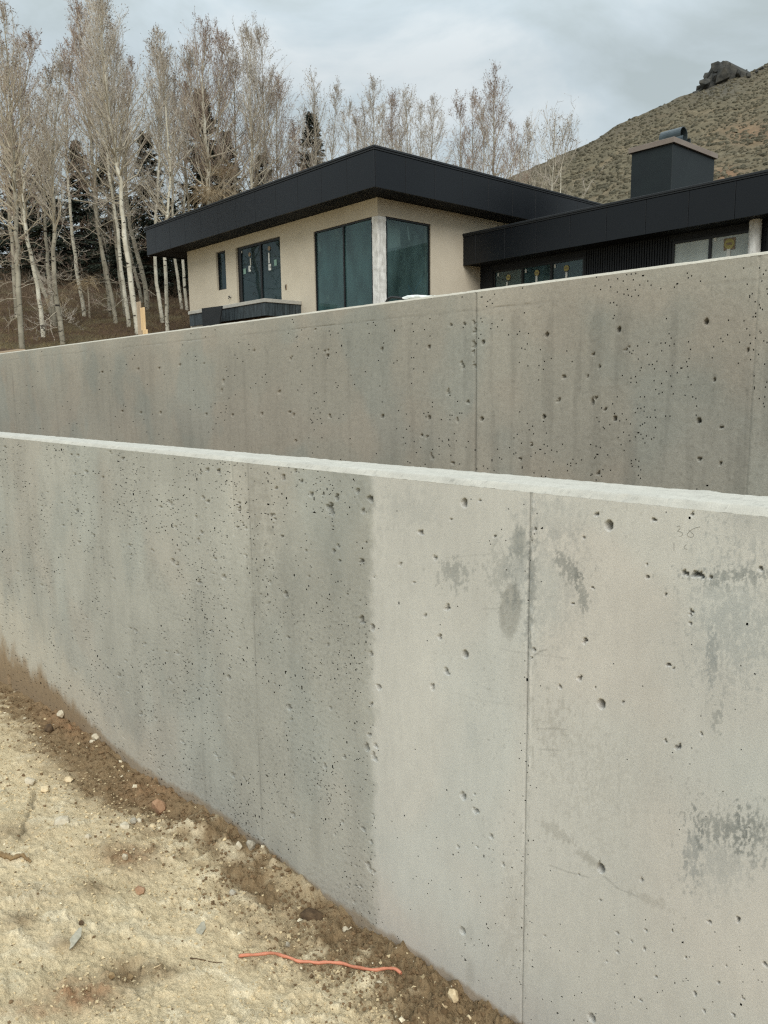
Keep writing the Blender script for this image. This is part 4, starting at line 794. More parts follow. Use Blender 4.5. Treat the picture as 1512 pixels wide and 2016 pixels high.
    def sheet(cb, cz, R, angs, l0, l1, sk0=0, sk1=0, t=.012):
        V = []
        for rr in (R, R-t):
            for l, s in ((l0, sk0), (l1, sk1)): V += [HP(c[0]+l, c[1]+cb+rr*math.cos(t_), cz+s+rr*1.05*math.sin(t_)) for t_ in angs]
        m = len(angs); i = np.arange(m-1)
        b.add(np.array(V), np.concatenate([np.stack([i, i+1, i+1+m, i+m], -1), np.stack([i+2*m, i+3*m, i+1+3*m, i+1+2*m], -1), np.stack([i, i+2*m, i+1+2*m, i+1], -1), np.stack([i+m, i+1+m, i+1+3*m, i+3*m], -1)]))
    sheet(0, 8.36, .17, ang, L0, L1); sheet(-.05, 8.22, .15, np.radians(np.linspace(150, 300, n)), L0-.08, L1); sheet(.10, 8.24, .15, np.radians(np.linspace(-130, 30, n)), L0-.04, L1-.05)
    b.add(*hbox(c[0]-.26, c[0]+.04, c[1]-.12, c[1]+.12, 8.17, 8.3)); b.build('flue_hood', M['flue'], o, smooth=False)
    # balcony deck
    b = MB(); b.add(*hbox(2.78, 6.42, -1.06, -.002, 4.705, 4.79, .008)); o = b.build('balcony_slab', M['stoneslab'], E_)
    k = 2.80; fa = []
    for k in np.arange(2.81, 6.38, .30):
        b = MB(); b.add(*hbox(k, min(k+.297, 6.40), -1.03, -1.005, 4.40, 4.70, .003)); b.build('dark_tile', M['tile'], o)
    for k in np.arange(-1.0, -.02, .25):
        b = MB(); b.add(*hbox(2.81, 2.835, k, min(k+.247, -.004), 4.40, 4.70, .003)); b.build('dark_tile', M['tile'], o)
    b = MB(); b.add(*hbox(2.85, 6.38, -1.0, -.01, 4.42, 4.70)); b.build('balcony_core', M['soffit'], o)
    b = MB(); b.add(*hbox(2.95, 6.2, -.75, -.01, 2.9, 4.415)); b.build('balcony_base', pmat('brown_render', lin(112, 96, 80), lin(126, 110, 92), 3, .9), o)
    s0, z0 = FL(377, 645, -1.0); s1, z1 = FL(399, 637, -1.0); b = MB(); b.add(*hbox(s1, s0, -1.0, -.76, 3.0, z1, .01)); b.build('footing', M['stoneslab'], o)
    # outlet and hose tap
    s, z = FL(563.5, 565); b = MB(); b.add(*hbox(s-.03, s+.03, -.022, -.001, z-.06, z+.06, .006)); o = b.build('wall_outlet', M['fixture'], E_); b = MB(); b.add(*hbox(s-.014, s+.014, -.028, -.0225, z-.035, z+.035, .002)); b.build('outlet_cover', M['ink'], o)
    s, z = FL(455, 586); b = MB(); V, q = tubes(np.array([[HP(s, 0, z), HP(s, -.06, z), HP(s, -.09, z-.03)]]), np.full((1, 3), .016), 6); b.add(V, q); V, q = tubes(np.array([[HP(s-.03, -.06, z+.03), HP(s+.03, -.06, z+.03)]]), np.full((1, 2), .02), 6); b.add(V, q); b.build('hose_tap', M['ink'], E_)

    # things beside and in the house
    P = [FL(397, 607, -1.35), FL(437, 602, -1.35), FL(431, 641, -1.35), FL(399, 646, -1.35)]
    V = np.array([HP(s, -1.35, z) for s, z in P]+[HP(s, -1.32, z) for s, z in P]); o = obj('black_board', V, np.array([[3, 2, 1, 0], [4, 5, 6, 7], [0, 1, 5, 4], [1, 2, 6, 5], [2, 3, 7, 6], [3, 0, 4, 7]]), M['blackboard'], None, loc=V[2:4].mean(0)); tag(o, 'tapered black board standing in front of the balcony edge', 'board')
    T = empty('tool_handle', HP(.7, 1.05, 4.03), 'blue tool handle leaning inside the tall corner window', 'tool')
    def pin(px, py, a=.35): s, z = FR(px, py, a); return HP(a, s, z)
    for pts, r, nm in (([(836, 538), (822, 562), (809, 585)], .018, 'handle'), ([(803, 562), (808, 571), (812, 581)], .022, 'brace')):
        V, q = tubes(np.array([[pin(*p) for p in pts]]), np.full((1, 3), r), 6); obj(nm, V, q, M['blue'], T, smooth=True)

near_wall(); upper_wall()
GV = ground(); hillside(); hill(); house()

# ------------------------------------------------------------------ trees
def barkmat(name, c1, c2, mark):
    m, t, p = newmat(name); N = t.nodes.new; L = t.links.new
    g = N('ShaderNodeNewGeometry')
    n = N('ShaderNodeTexNoise'); n.inputs['Scale'].default_value = 2.2; n.inputs['Detail'].default_value = 5; L(g.outputs['Position'], n.inputs['Vector'])
    r = N('ShaderNodeValToRGB'); r.color_ramp.elements[0].position = .35; r.color_ramp.elements[1].position = .65; r.color_ramp.elements[0].color = (*c1, 1); r.color_ramp.elements[1].color = (*c2, 1); L(n.outputs[0], r.inputs[0])
    mp = N('ShaderNodeMapping'); mp.inputs['Scale'].default_value = (3.5, 3.5, 9); L(g.outputs['Position'], mp.inputs[0])
    n2 = N('ShaderNodeTexNoise'); n2.inputs['Scale'].default_value = 1.2; n2.inputs['Detail'].default_value = 3; L(mp.outputs[0], n2.inputs['Vector'])
    r2 = N('ShaderNodeValToRGB'); r2.color_ramp.elements[0].position = .60; r2.color_ramp.elements[1].position = .67; L(n2.outputs[0], r2.inputs[0])
    mx = N('ShaderNodeMix'); mx.data_type = 'RGBA'; L(r2.outputs[0], mx.inputs[0]); L(r.outputs[0], mx.inputs[6]); mx.inputs[7].default_value = (*mark, 1)
    L(mx.outputs[2], p.inputs['Base Color']); p.inputs['Roughness'].default_value = .9; p.inputs['Specular IOR Level'].default_value = .2
    return m
BARK = [barkmat('aspen_bark', lin(168, 162, 145), lin(198, 193, 177), lin(52, 46, 40)), barkmat('aspen_bark_grey', lin(120, 114, 100), lin(150, 144, 128), lin(46, 41, 36))]
BRANCH = pmat('aspen_branch', lin(150, 141, 124), lin(180, 171, 152), 3, .9, 0, None, .2)
TWIG = [pmat('aspen_twig', lin(146, 136, 122), lin(180, 169, 154), .7, .9, 0, None, .2), pmat('reddish_twig', lin(140, 122, 108), lin(170, 153, 138), .7, .9, 0, None, .2), pmat('pale_twig', lin(164, 155, 142), lin(194, 185, 172), .7, .9, 0, None, .2)]
BUD = [pmat('aspen_bud', lin(104, 92, 82), lin(134, 120, 110), .7, .9, 0, None, .2), pmat('reddish_bud', lin(108, 88, 78), lin(136, 116, 104), .7, .9, 0, None, .2), pmat('pale_bud', lin(122, 112, 100), lin(150, 138, 126), .7, .9, 0, None, .2)]
def nrm(v): return v/(np.linalg.norm(v, axis=-1, keepdims=True)+1e-9)
def aspen(ctrl, D, seed, label, group, r0=5., cs=.3, spread=1., dens=1., tw=0, bark=0, base=None, dead=0, rise=1.):
    rs = np.random.RandomState(seed)
    pts = [hd(x, y, D) for x, y in ctrl]
    if base is not None:
        p = pts[0].copy(); p[2] = ht(p[0], p[1]); pts[0] = p
    dp = pts[0]-np.array([0, 0, .35])
    for k in range(1, len(pts)): pts[k] = pts[k]+np.array([fw[0], fw[1], 0])*rs.randn()*.25*k/len(pts)
    path = smoothpath([dp]+pts, 26); Hh = path[-1, 2]-path[0, 2]
    tt = np.linspace(0, 1, 26); path[:, :2] += (rs.randn(26, 2)*.03*Hh/15)*np.sin(np.pi*tt)[:, None]
    rad = r0/F*D; R = rad*np.interp(tt, [0, .04, .3, .6, .85, 1], [1.25, 1.05, .86, .55, .22, .05])
    E_ = empty('aspen_tree', pts[0], label, 'tree', group)
    V, q = tubes(path[None], R[None], 9); obj('trunk', V, q, BARK[bark], E_, smooth=True)
    b = MB()
    n1 = int(58*dens); t1 = cs+(.985-cs)*rs.rand(n1)**.85
    S0 = np.stack([np.interp(t1, tt, path[:, k]) for k in range(3)], 1); r_at = np.interp(t1, tt, R)
    f = (t1-cs)/(1-cs); L1 = Hh*.19*spread*(np.clip(1-f, .0, 1)**.75+.12)*np.interp(f, [0, .12, .3, 1], [.55, .9, 1, 1])*(.6+.6*rs.rand(n1))
    az = rs.rand(n1)*6.283; el = np.radians(np.interp(f, [0, .25, 1], [28, 50, 68])*rise+rs.randn(n1)*10)
    D1 = np.stack([np.cos(el)*np.cos(az), np.cos(el)*np.sin(az), np.sin(el)], 1)
    if dead:
        m = dead; t2 = .10+.34*rs.rand(m); S2 = np.stack([np.interp(t2, tt, path[:, k]) for k in range(3)], 1); a2 = rs.rand(m)*6.283; e2 = np.radians(-8+rs.randn(m)*16)
        S0 = np.concatenate([S0, S2]); D1 = np.concatenate([D1, np.stack([np.cos(e2)*np.cos(a2), np.cos(e2)*np.sin(a2), np.sin(e2)], 1)]); L1 = np.concatenate([L1, Hh*.12*(.3+.9*rs.rand(m))]); r_at = np.concatenate([r_at, np.full(m, rad*.35)])
        n1 += m
    s = np.linspace(0, 1, 6)[None, :, None]; bend = np.where(np.arange(n1) < n1-dead, .28, -.12)[:, None, None]
    P1 = S0[:, None]+D1[:, None]*L1[:, None, None]*s+np.array([0, 0, 1])*L1[:, None, None]*bend*s**2+np.cumsum(rs.randn(n1, 6, 3)*.035, 1)*L1[:, None, None]*(s > 0)
    R1 = np.clip(np.minimum(r_at*.5, .012+.012*L1)[:, None]*np.linspace(1, .2, 6)[None], .004, None)
    V, q = tubes(P1, R1, 4); b.add(V, q, 0)
    m2 = 6; i1 = np.repeat(np.arange(n1), m2); s2 = .15+.85*rs.rand(len(i1)); k = s2*5; k0 = np.clip(k.astype(int), 0, 4); fr_ = (k-k0)[:, None]
    S2 = P1[i1, k0]*(1-fr_)+P1[i1, k0+1]*fr_; T1 = nrm(P1[i1, k0+1]-P1[i1, k0])
    D2 = nrm(T1*.75+rs.randn(len(i1), 3)*.48+np.array([0, 0, .35])); L2 = L1[i1]*.42*(1.15-.6*s2)*(.5+.8*rs.rand(len(i1)))+.12
    sg = np.linspace(0, 1, 3)[None, :, None]; P2 = S2[:, None]+D2[:, None]*L2[:, None, None]*sg+np.array([0, 0, 1.])*L2[:, None, None]*.18*sg**2+rs.randn(len(i1), 3, 3)*.05*L2[:, None, None]*(sg > 0)
    R2 = np.clip(.0055+.003*L2, 0, .012)[:, None]*np.array([[1, .75, .45]]); V, q = tubes(P2, R2, 3); b.add(V, q, 1)
    m3 = int(6*min(dens, 1.15)+.5); i2 = np.repeat(np.arange(len(i1)), m3); s3 = .1+.9*rs.rand(len(i2)); S3 = P2[i2, 0]+(P2[i2, 2]-P2[i2, 0])*s3[:, None]
    D3 = nrm(D2[i2]*.7+rs.randn(len(i2), 3)*.55+np.array([0, 0, .3])); L3 = L2[i2]*.5*(.4+.8*rs.rand(len(i2)))+.10; E3 = S3+D3*L3[:, None]
    V, T = spikes(S3, E3, np.full(len(S3), .0045)); b.add(V, T, 1)
    nb = int(len(E3)*.4); ib = rs.randint(0, len(E3), nb); B0 = S3[ib]+(E3[ib]-S3[ib])*(.4+.6*rs.rand(nb))[:, None]; sz = .028+.03*rs.rand(nb)
    V, T = spikes(B0, B0+nrm(D3[ib]+rs.randn(nb, 3)*.5)*sz[:, None]*1.6, sz*.42); b.add(V, T, 2)
    V, Fs, mi = b.data(); obj('crown', V, Fs, [BRANCH, TWIG[tw], BUD[tw]], E_, mi=mi)
    return E_
GL = 'aspens on the slope left of the house'
FRONT = [  # control pixels base -> top, half width, crown start, spread, density, twig, bark, lower dead limbs, label
 ([(44,687),(38,560),(31,450),(20,250),(8,20)], 5.2, .34, .9, 1.0, 0, 1, 4, 'tall grey aspen at the left picture edge with a straight trunk at the wall'),
 ([(34,628),(22,500),(14,380),(10,200),(-8,90)], 4.2, .36, .9, .9, 0, 1, 3, 'slim grey aspen just behind the straight trunk at the left picture edge'),
 ([(86,663),(71,560),(52,470),(38,300),(45,95)], 4.2, .38, .9, .9, 1, 0, 3, 'pale aspen with black knots leaning left, second trunk from the left edge'),
 ([(106,637),(82,560),(60,500),(47,440),(42,250),(70,80)], 4.2, .4, .9, .9, 1, 1, 2, 'strongly left-leaning aspen crossing behind the knotted pale trunk'),
 ([(109,645),(98,560),(92,470),(88,300),(98,140)], 3.8, .4, .8, .9, 0, 1, 3, 'thin upright grey aspen close behind the trunk with the round scar'),
 ([(124,679),(109,575),(107,460),(106,320),(122,130)], 5.0, .36, .9, 1.0, 2, 1, 6, 'thick aspen with a round scar low on its trunk behind the wall'),
 ([(166,621),(152,545),(146,470),(130,300),(140,90)], 3.6, .42, .9, .9, 1, 0, 4, 'curved pale aspen rising behind the tan hanging twigs'),
 ([(228,636),(210,540),(200,480),(184,300),(150,15)], 3.8, .36, 1.0, 1.15, 1, 1, 2, 'left-leaning aspen midway between the round-scar trunk and the lumber post'),
 ([(217,622),(208,540),(193,460),(176,280),(170,70)], 3.2, .4, .9, .9, 0, 1, 2, 'thin trunk close against the left side of the midway leaning aspen'),
 ([(254,643),(243,560),(229,470),(212,300),(200,0)], 3.8, .38, 1.0, 1.1, 2, 0, 2, 'slender aspen left of the brightest white trunk'),
 ([(246,619),(236,540),(226,440),(222,260),(228,60)], 3.4, .4, .9, 1.0, 0, 1, 2, 'grey aspen hidden behind the slender one left of the brightest trunk'),
 ([(272,661),(259,560),(248,490),(232,350),(214,200),(196,2)], 5.4, .42, 1.05, 1.15, 2, 0, 2, 'brightest white leaning aspen standing right beside the lumber post'),
 ([(279,597),(266,540),(252,470),(240,330),(245,110)], 3.2, .42, .8, .9, 0, 1, 0, 'thin slanting aspen seen above the top of the lumber post'),
 ([(289,609),(287,570),(276,525),(262,470),(250,300),(262,130)], 4.6, .4, .8, .9, 1, 1, 1, 'kinked dark-spotted aspen right above the lumber post'),
 ([(320,636),(309,560),(304,500),(310,400),(312,250),(308,62)], 3.6, .34, .9, 1.15, 0, 0, 0, 'tapering pale aspen just left of the house corner, left one of a pair'),
 ([(330,656),(327,560),(325,480),(332,380),(330,220),(318,80)], 3.8, .36, .8, 1.0, 2, 0, 0, 'straight white aspen just left of the house corner, right one of a pair'),
 ([(358,612),(352,560),(345,500),(340,400),(345,150)], 3.0, .4, .7, .8, 0, 0, 0, 'slim aspen nearly touching the left end of the house, left of two'),
 ([(368,613),(364,560),(360,510),(362,400),(366,170)], 3.0, .42, .7, .8, 1, 0, 0, 'slim aspen nearly touching the left end of the house, right of two')]
for i, (ctrl, r0, cs, spd, dn, tw, bk, dd, lab) in enumerate(FRONT):
    p, t = ground_hit(*ctrl[0]); aspen(ctrl, t, 100+i, lab, GL, r0, cs, spd, dn, tw, bk, None, 4+dd if ctrl[0][0] < 290 else 0)
GR = 'bare aspens rising behind the house roof'
BACK = [  # top pixels down to a hidden base, depth
 ([(408,560),(410,420),(411,340),(404,250),(400,130),(408,60)], 38, 6.0, .34, 1.15, 1.2, 1, 0, 'crooked white-trunked aspen showing above the left part of the roof'),
 ([(380,560),(370,400),(364,250),(375,110)], 40, 3.0, .4, 1., 1.1, 0, 1, 'slim aspen left of the crooked white trunk above the roof'),
 ([(440,560),(432,380),(430,240),(438,75)], 41, 3.0, .38, 1.1, 1.2, 1, 1, 'reddish aspen close right of the crooked white trunk'),
 ([(463,560),(464,380),(462,240),(455,95)], 42, 3.0, .38, 1., 1.1, 0, 1, 'thin-stemmed aspen midway between the crooked and the straight white trunks above the roof'),
 ([(499,560),(497,370),(494,250),(490,60)], 40, 4.2, .36, 1.1, 1.2, 2, 0, 'straight pale-trunked tall aspen above the left part of the roof'),
 ([(520,560),(522,400),(520,250),(516,75)], 42, 3.0, .36, 1.1, 1.2, 0, 1, 'tall aspen just right of the straight pale trunk above the roof'),
 ([(550,560),(548,400),(546,300),(545,160)], 43, 3.0, .34, 1.2, 1.2, 1, 1, 'rounded reddish aspen at the right end of the tall left grove'),
 ([(572,560),(574,440),(578,330),(580,255)], 44, 2.4, .3, 1.1, 1., 1, 1, 'low reddish aspen sloping down beside the lone dark spruce'),
 ([(625,560),(622,380),(620,280),(618,155)], 46, 2.6, .34, .95, 1.05, 2, 1, 'aspen rising directly behind the lone dark spruce'),
 ([(650,560),(650,380),(656,280),(664,172)], 47, 2.4, .34, .75, .9, 2, 1, 'narrow pale aspen just right of the lone spruce'),
 ([(700,560),(704,400),(706,330),(700,235)], 48, 2.2, .32, 1.1, .9, 0, 1, 'lower aspen above the left side of the roof peak'),
 ([(735,560),(736,380),(736,280),(734,168)], 47, 2.4, .34, 1.0, 1.0, 2, 1, 'pale aspen rising directly above the roof peak'),
 ([(775,560),(774,380),(772,290),(770,195)], 48, 2.4, .32, .95, 1.0, 1, 1, 'dense brownish aspen right of the roof peak'),
 ([(803,560),(802,400),(802,290),(799,180)], 47, 2.4, .34, .9, .9, 2, 1, 'thin airy aspen, second right of the roof peak'),
 ([(846,560),(848,400),(850,300),(856,200)], 48, 2.4, .32, 1.05, 1.0, 2, 1, 'pale spreading aspen left of the open gap in the tree line'),
 ([(905,560),(905,400),(906,290),(906,185)], 46, 2.4, .28, .8, 1.0, 1, 1, 'narrow aspen right of the open gap in the tree line'),
 ([(930,560),(930,400),(931,290),(930,182)], 47, 2.4, .28, .75, 1.0, 1, 1, 'narrow aspen between the gap and the dense dark-budded tree'),
 ([(972,560),(972,400),(972,280),(972,150)], 42, 3.2, .22, 1.15, 1.35, 1, 1, 'dense dark-budded tree, tallest of the right-hand cluster'),
 ([(1000,560),(1004,420),(1006,320),(1008,245)], 44, 2.2, .28, 1.0, 1.0, 1, 1, 'lower budded tree on the right flank of the dense dark-budded tree'),
 ([(1040,560),(1040,420),(1040,330),(1040,240)], 46, 2.2, .3, .85, .8, 2, 1, 'thin pale aspen between the dense tree and the hill foot'),
 ([(592,560),(592,400),(594,320),(598,215)], 52, 2.2, .3, .9, .9, 0, 1, 'faint far aspen just left of the lone dark spruce'),
 ([(680,560),(682,400),(684,320),(688,205)], 53, 2.2, .3, .9, .9, 2, 1, 'faint far aspen between the narrow pale aspen and the roof peak'),
 ([(718,560),(718,400),(718,320),(716,215)], 54, 2.2, .3, .9, .9, 0, 1, 'faint far aspen just left of the roof peak'),
 ([(754,560),(754,400),(754,320),(752,210)], 54, 2.2, .3, .9, .9, 2, 1, 'faint far aspen just right of the roof peak'),
 ([(787,560),(788,400),(788,320),(786,215)], 53, 2.2, .3, .9, .9, 0, 1, 'faint far aspen between the dense brownish and the thin airy aspens'),
 ([(825,560),(826,400),(828,320),(828,210)], 53, 2.2, .3, .95, .95, 2, 1, 'faint far aspen left of the pale spreading aspen'),
 ([(952,560),(952,400),(952,320),(950,215)], 52, 2.2, .28, .9, .95, 0, 1, 'faint far tree behind the left flank of the dense dark-budded tree'),
 ([(1022,560),(1022,420),(1024,340),(1024,262)], 52, 2.0, .28, .9, .85, 2, 1, 'faint far aspen right of the dense dark-budded tree'),
 ([(1085,520),(1086,380),(1088,330),(1094,240)], 34, 3.4, .38, 1.5, .55, 2, 0, 'open spreading bare tree with white forked stems before the hill, left stem'),
 ([(1112,520),(1102,380),(1108,320),(1124,250)], 34.4, 2.6, .42, 1.3, .45, 2, 0, 'open spreading bare tree with white forked stems before the hill, right stem')]
for i, (ctrl, D, r0, cs, spd, dn, tw, bk, lab) in enumerate(BACK):
    aspen(ctrl, D, 300+i, lab, GR, r0, cs, spd, dn, tw, bk, True, 0, rise=.95)

# ---- spruces
NEEDLE = [pmat('spruce_needles', lin(34, 40, 33), lin(52, 58, 46), 1.2, .9, 0, None, .2), pmat('spruce_wood', lin(66, 54, 44), lin(88, 74, 60), 3, .9)]
def spruce_mesh(seed):
    rs = np.random.RandomState(seed); b = MB(); H = 10.
    n = 400; t = rs.rand(n)**1.15*.97+.015; az = rs.rand(n)*6.283; L = (1.75*(1-t)**.85+.10)*(.7+.5*rs.rand(n))
    el = np.radians(np.interp(t, [0, .6, 1], [-16, -2, 38])+rs.randn(n)*7); D = np.stack([np.cos(el)*np.cos(az), np.cos(el)*np.sin(az), np.sin(el)], 1)
    S = np.stack([0*t, 0*t, t*H], 1); s = np.linspace(0, 1, 4)[None, :, None]; P = S[:, None]+D[:, None]*L[:, None, None]*s+np.array([0, 0, 1])*L[:, None, None]*(-.28*s+.26*s*s)
    V, T = spikes(P[:, 0], P[:, 3], np.full(n, .022)); b.add(V, T, 1)
    m = 24; i = np.repeat(np.arange(n), m); ss = .12+.88*rs.rand(len(i)); k = ss*3; k0 = np.clip(k.astype(int), 0, 2); f = (k-k0)[:, None]; A = P[i, k0]*(1-f)+P[i, k0+1]*f
    side = np.cross(D[i], [0, 0, 1.]); side = nrm(side)*np.where(rs.rand(len(i)) < .5, 1, -1)[:, None]
    d = nrm(D[i]*.75+side*(.9*rs.rand(len(i)))[:, None]+np.array([0, 0, -.35])+rs.randn(len(i), 3)*.22); l = (.16+.30*rs.rand(len(i)))*(.55+.45*(1-ss))*(.5+.6*np.minimum(L[i], 1.2))+.07
    B = A+d*l[:, None]; wv = nrm(np.cross(d, rs.randn(len(i), 3)))*(.028+.025*rs.rand(len(i)))[:, None]; mid = (A+B)/2
    V = np.stack([A, mid+wv, B, mid-wv], 1).reshape(-1, 3); q = np.arange(len(i))[:, None]*4+np.arange(4)[None]; b.add(V, q, 0)
    return b.data()
SP = []
for sd_ in (1, 2, 3):
    V, Fs, mi = spruce_mesh(sd_); SP.append(mesh('foliage', V, Fs, NEEDLE, mi=mi))
tk = tubes(np.array([[[0, 0, -.3], [0, 0, 5], [0, 0, 9.7]]]), np.array([[.13, .07, .015]]), 7); SPT = mesh('trunk', tk[0], tk[1], NEEDLE[1], smooth=True)
SPR = [(613,220,50,1.0,'lone dark spruce standing clear against the pale aspens above the roof'),(285,256,46,1.0,'pointed spruce between the two tall aspen groups'),(395,175,50,1.15,'tall dark spruce behind the crooked white aspen'),(445,255,49,1.1,'spruce behind the straight pale-trunked aspen above the roof'),
 (20,250,52,1.05,'dark spruce behind the trunk at the left picture edge'),(75,285,50,1.1,'dark spruce behind the left-leaning knotted aspens'),(148,275,54,1.1,'dark spruce behind the thick aspen with the round scar'),(206,290,51,1.05,'dark spruce behind the brightest white aspen'),
 (248,385,57,1.2,'low spruce between the brightest aspen and the pointed spruce'),(335,390,55,1.25,'low spruce behind the pair of white aspens beside the house corner'),(108,395,60,1.3,'low wide spruce deep in the stand behind the thin upright aspen'),(178,400,61,1.3,'low wide spruce deep in the stand behind the curved pale aspen'),
 (42,410,62,1.3,'low wide spruce deep in the stand near the left picture edge'),(-25,330,54,1.2,'spruce cut off by the left picture edge'),(360,470,47,1.3,'low spruce partly hidden by the left end of the house'),(228,455,50,1.35,'lowest spruce among the trunks left of the lumber post'),(135,450,52,1.4,'lowest spruce behind the hanging tan twigs'),(300,440,52,1.35,'lowest spruce right above the lumber post'),(70,455,54,1.4,'lowest spruce among the left-leaning trunks'),(515,300,54,1.2,'spruce mostly hidden behind the tall aspens over the roof')]
for i, (x, y, D, wd, lab) in enumerate(SPR):
    top = hd(x, y, D); bz = ht(top[0], top[1])-.2; h = (top[2]-bz)/10
    E_ = empty('spruce_tree', (top[0], top[1], bz), lab, 'tree', 'dark spruces among the aspens'); E_.scale = (h*wd*(1.05 if h > 1 else 1.25), h*wd*(1.05 if h > 1 else 1.25), h); E_.rotation_euler = (0, 0, i*1.7)
    o = bpy.data.objects.new('foliage', SP[i % 3]); link(o, E_); o = bpy.data.objects.new('trunk', SPT); link(o, E_)

# ---- underbrush on the slope, tan twiggy shrubs
def brush():
    rs = np.random.RandomState(21); b = MB()
    n = 2600; px = -40+rs.rand(n)*430; D = 27+rs.rand(n)**.8*30; P = np.array([hd(a, 640, d) for a, d in zip(px, D)]); P[:, 2] = ht(P[:, 0], P[:, 1])-.05
    az = rs.rand(n)*6.283; lean = .25+.6*rs.rand(n); L = (.35+1.1*rs.rand(n)**2)*np.interp(D, [27, 45], [.55, 1.3])
    d = np.stack([np.cos(az)*lean, np.sin(az)*lean, np.ones(n)], 1); d = nrm(d); s = np.linspace(0, 1, 4)[None, :, None]
    Q = P[:, None]+d[:, None]*L[:, None, None]*s+np.stack([np.cos(az), np.sin(az), -.6+0*az], 1)[:, None]*L[:, None, None]*.35*s**2
    V, q = tubes(Q, np.full((n, 1), .006)*np.array([[1.2, 1, .7, .4]]), 3); b.add(V, q, 0)
    m = 5; i = np.repeat(np.arange(n), m); f = .3+.7*rs.rand(len(i)); A = Q[i, 1]+(Q[i, 3]-Q[i, 1])*f[:, None]; B = A+nrm(d[i]+rs.randn(len(i), 3)*.6)*(L[i]*.3)[:, None]; V, T = spikes(A, B, np.full(len(i), .004)); b.add(V, T, 0)
    # dry grass
    g = 9000; px = -60+rs.rand(g)*470; D = 18+rs.rand(g)*26; A = np.array([hd(a, 640, d_) for a, d_ in zip(px, D)]); A[:, 2] = ht(A[:, 0], A[:, 1])+.02; ok = A[:, 1] > YU+.5; A = A[ok]
    B = A+nrm(np.stack([rs.randn(len(A))*.5, rs.randn(len(A))*.5, np.ones(len(A))], 1))*(.07+.16*rs.rand(len(A)))[:, None]; V, T = spikes(A, B, np.full(len(A), .009)); b.add(V, T, 1)
    V, Fs, mi = b.data(); o = obj('underbrush', V, Fs, [pmat('brush_twig', lin(78, 66, 54), lin(112, 96, 78), .8, .95, 0, None, .1), pmat('dry_grass', lin(104, 92, 66), lin(140, 124, 90), .9, .95, 0, None, .1)], mi=mi); tag(o, 'dry brown underbrush and grass beneath the aspens', 'underbrush', kind='stuff')
brush()
TANT = pmat('tan_twig', lin(138, 122, 98), lin(168, 150, 122), 1.2, .9, 0, None, .2)
def shrub(px, py, D, h, n, label, droop=.9, seed=1, stem=True, wide=1.):
    rs = np.random.RandomState(seed); c = hd(px, py, D); bz = ht(c[0], c[1]); E_ = empty('twiggy_shrub', (c[0], c[1], bz), label, 'shrub', 'tan twiggy shrubs')
    st = np.array([[c[0], c[1], bz-.1], [c[0]+.05, c[1], (bz+c[2])/2], [c[0], c[1], c[2]]]); V, q = tubes(smoothpath(st, 6)[None], np.linspace(.05, .025, 6)[None], 6); obj('stem', V, q, BRANCH, E_)
    b = MB(); az = rs.rand(n)*6.283; L = h*(.4+.7*rs.rand(n)); d = np.stack([np.cos(az)*wide, np.sin(az)*wide, .3+.7*rs.rand(n)], 1); s = np.linspace(0, 1, 6)[None, :, None]
    S = c+rs.randn(n, 3)*.08*h; Q = S[:, None]+d[:, None]*L[:, None, None]*s*.75-np.array([0, 0, 1])*L[:, None, None]*droop*s**2; Q = Q+np.cumsum(rs.randn(n, 6, 3)*.02, 1)*h*(s > 0)
    V, q = tubes(Q, np.full((n, 1), .0075)*np.linspace(1.3, .4, 6)[None], 3); b.add(V, q)
    i = np.repeat(np.arange(n), 6); k = rs.randint(1, 5, len(i)); A = Q[i, k]; B = A+nrm(Q[i, k+1]-Q[i, k]+rs.randn(len(i), 3)*.09*h)*(L[i]*.25)[:, None]; V, T = spikes(A, B, np.full(len(i), .005)); b.add(V, T)
    V, Fs, _ = b.data(); obj('twigs', V, Fs, TANT, E_)
shrub(118, 590, 33, 1.15, 60, 'tan drooping twigs around the foot of the round-scar aspen', .9, 5)
shrub(172, 560, 36, 1.4, 60, 'brownish drooping twig tangle behind the curved pale aspen', .8, 6)
shrub(418, 385, 37, 2.2, 110, 'tan twig tangle above the roof around the crooked white trunk', .75, 7)
shrub(440, 345, 38, 1.7, 70, 'smaller tan twig spray right of the crooked white trunk above the roof', .3, 8)

# ------------------------------------------------------------------ loose things on the walls and on the dirt
def wallbox(name, px0, px1, py0, py1, y0, y1, mat, parent, bev=.003, lean=0.):
    """upright piece on the upper wall, given by its outline in the photograph and its depth range"""
    a = hy(px0, py1, y0); b_ = hy(px1, py1, y0); t = hy((px0+px1)/2, py0, y0)
    c = np.array([(a[0]+b_[0])/2, (y0+y1)/2, (a[2]+b_[2]+2*t[2])/4]); h = np.array([abs(b_[0]-a[0])/2, abs(y1-y0)/2, abs(t[2]-(a[2]+b_[2])/2)/2])
    V, Fs = cbox(c, np.array([[1, 0, lean], [0, 1, 0], [-lean, 0, 1]]), h, bev); return obj(name, V, Fs, mat, parent)
L_ = empty('lumber_post', hy(280, 660, YU+.18), 'short upright post of yellow and grey lumber boards standing on the upper wall', 'lumber')
wallbox('back_board', 272, 279, 593, 662, YU+.170, YU+.190, M['lumber_grey'], L_); wallbox('front_board', 278, 285, 605, 650, YU+.145, YU+.167, M['lumber'], L_); wallbox('foot_block', 281, 288, 649, 660, YU+.115, YU+.143, M['lumber'], L_)
a = hy(-60, 694, YU+.08); b_ = hy(38, 691, YU+.08); V, Fs = cbox(np.array([(a[0]+b_[0])/2, YU+.13, ztu((a[0]+b_[0])/2)+.045]), np.array([[1, 0, -.0117], [0, 1, 0], [.0117, 0, 1]]), np.array([abs(b_[0]-a[0])/2, .07, .02]), .004)
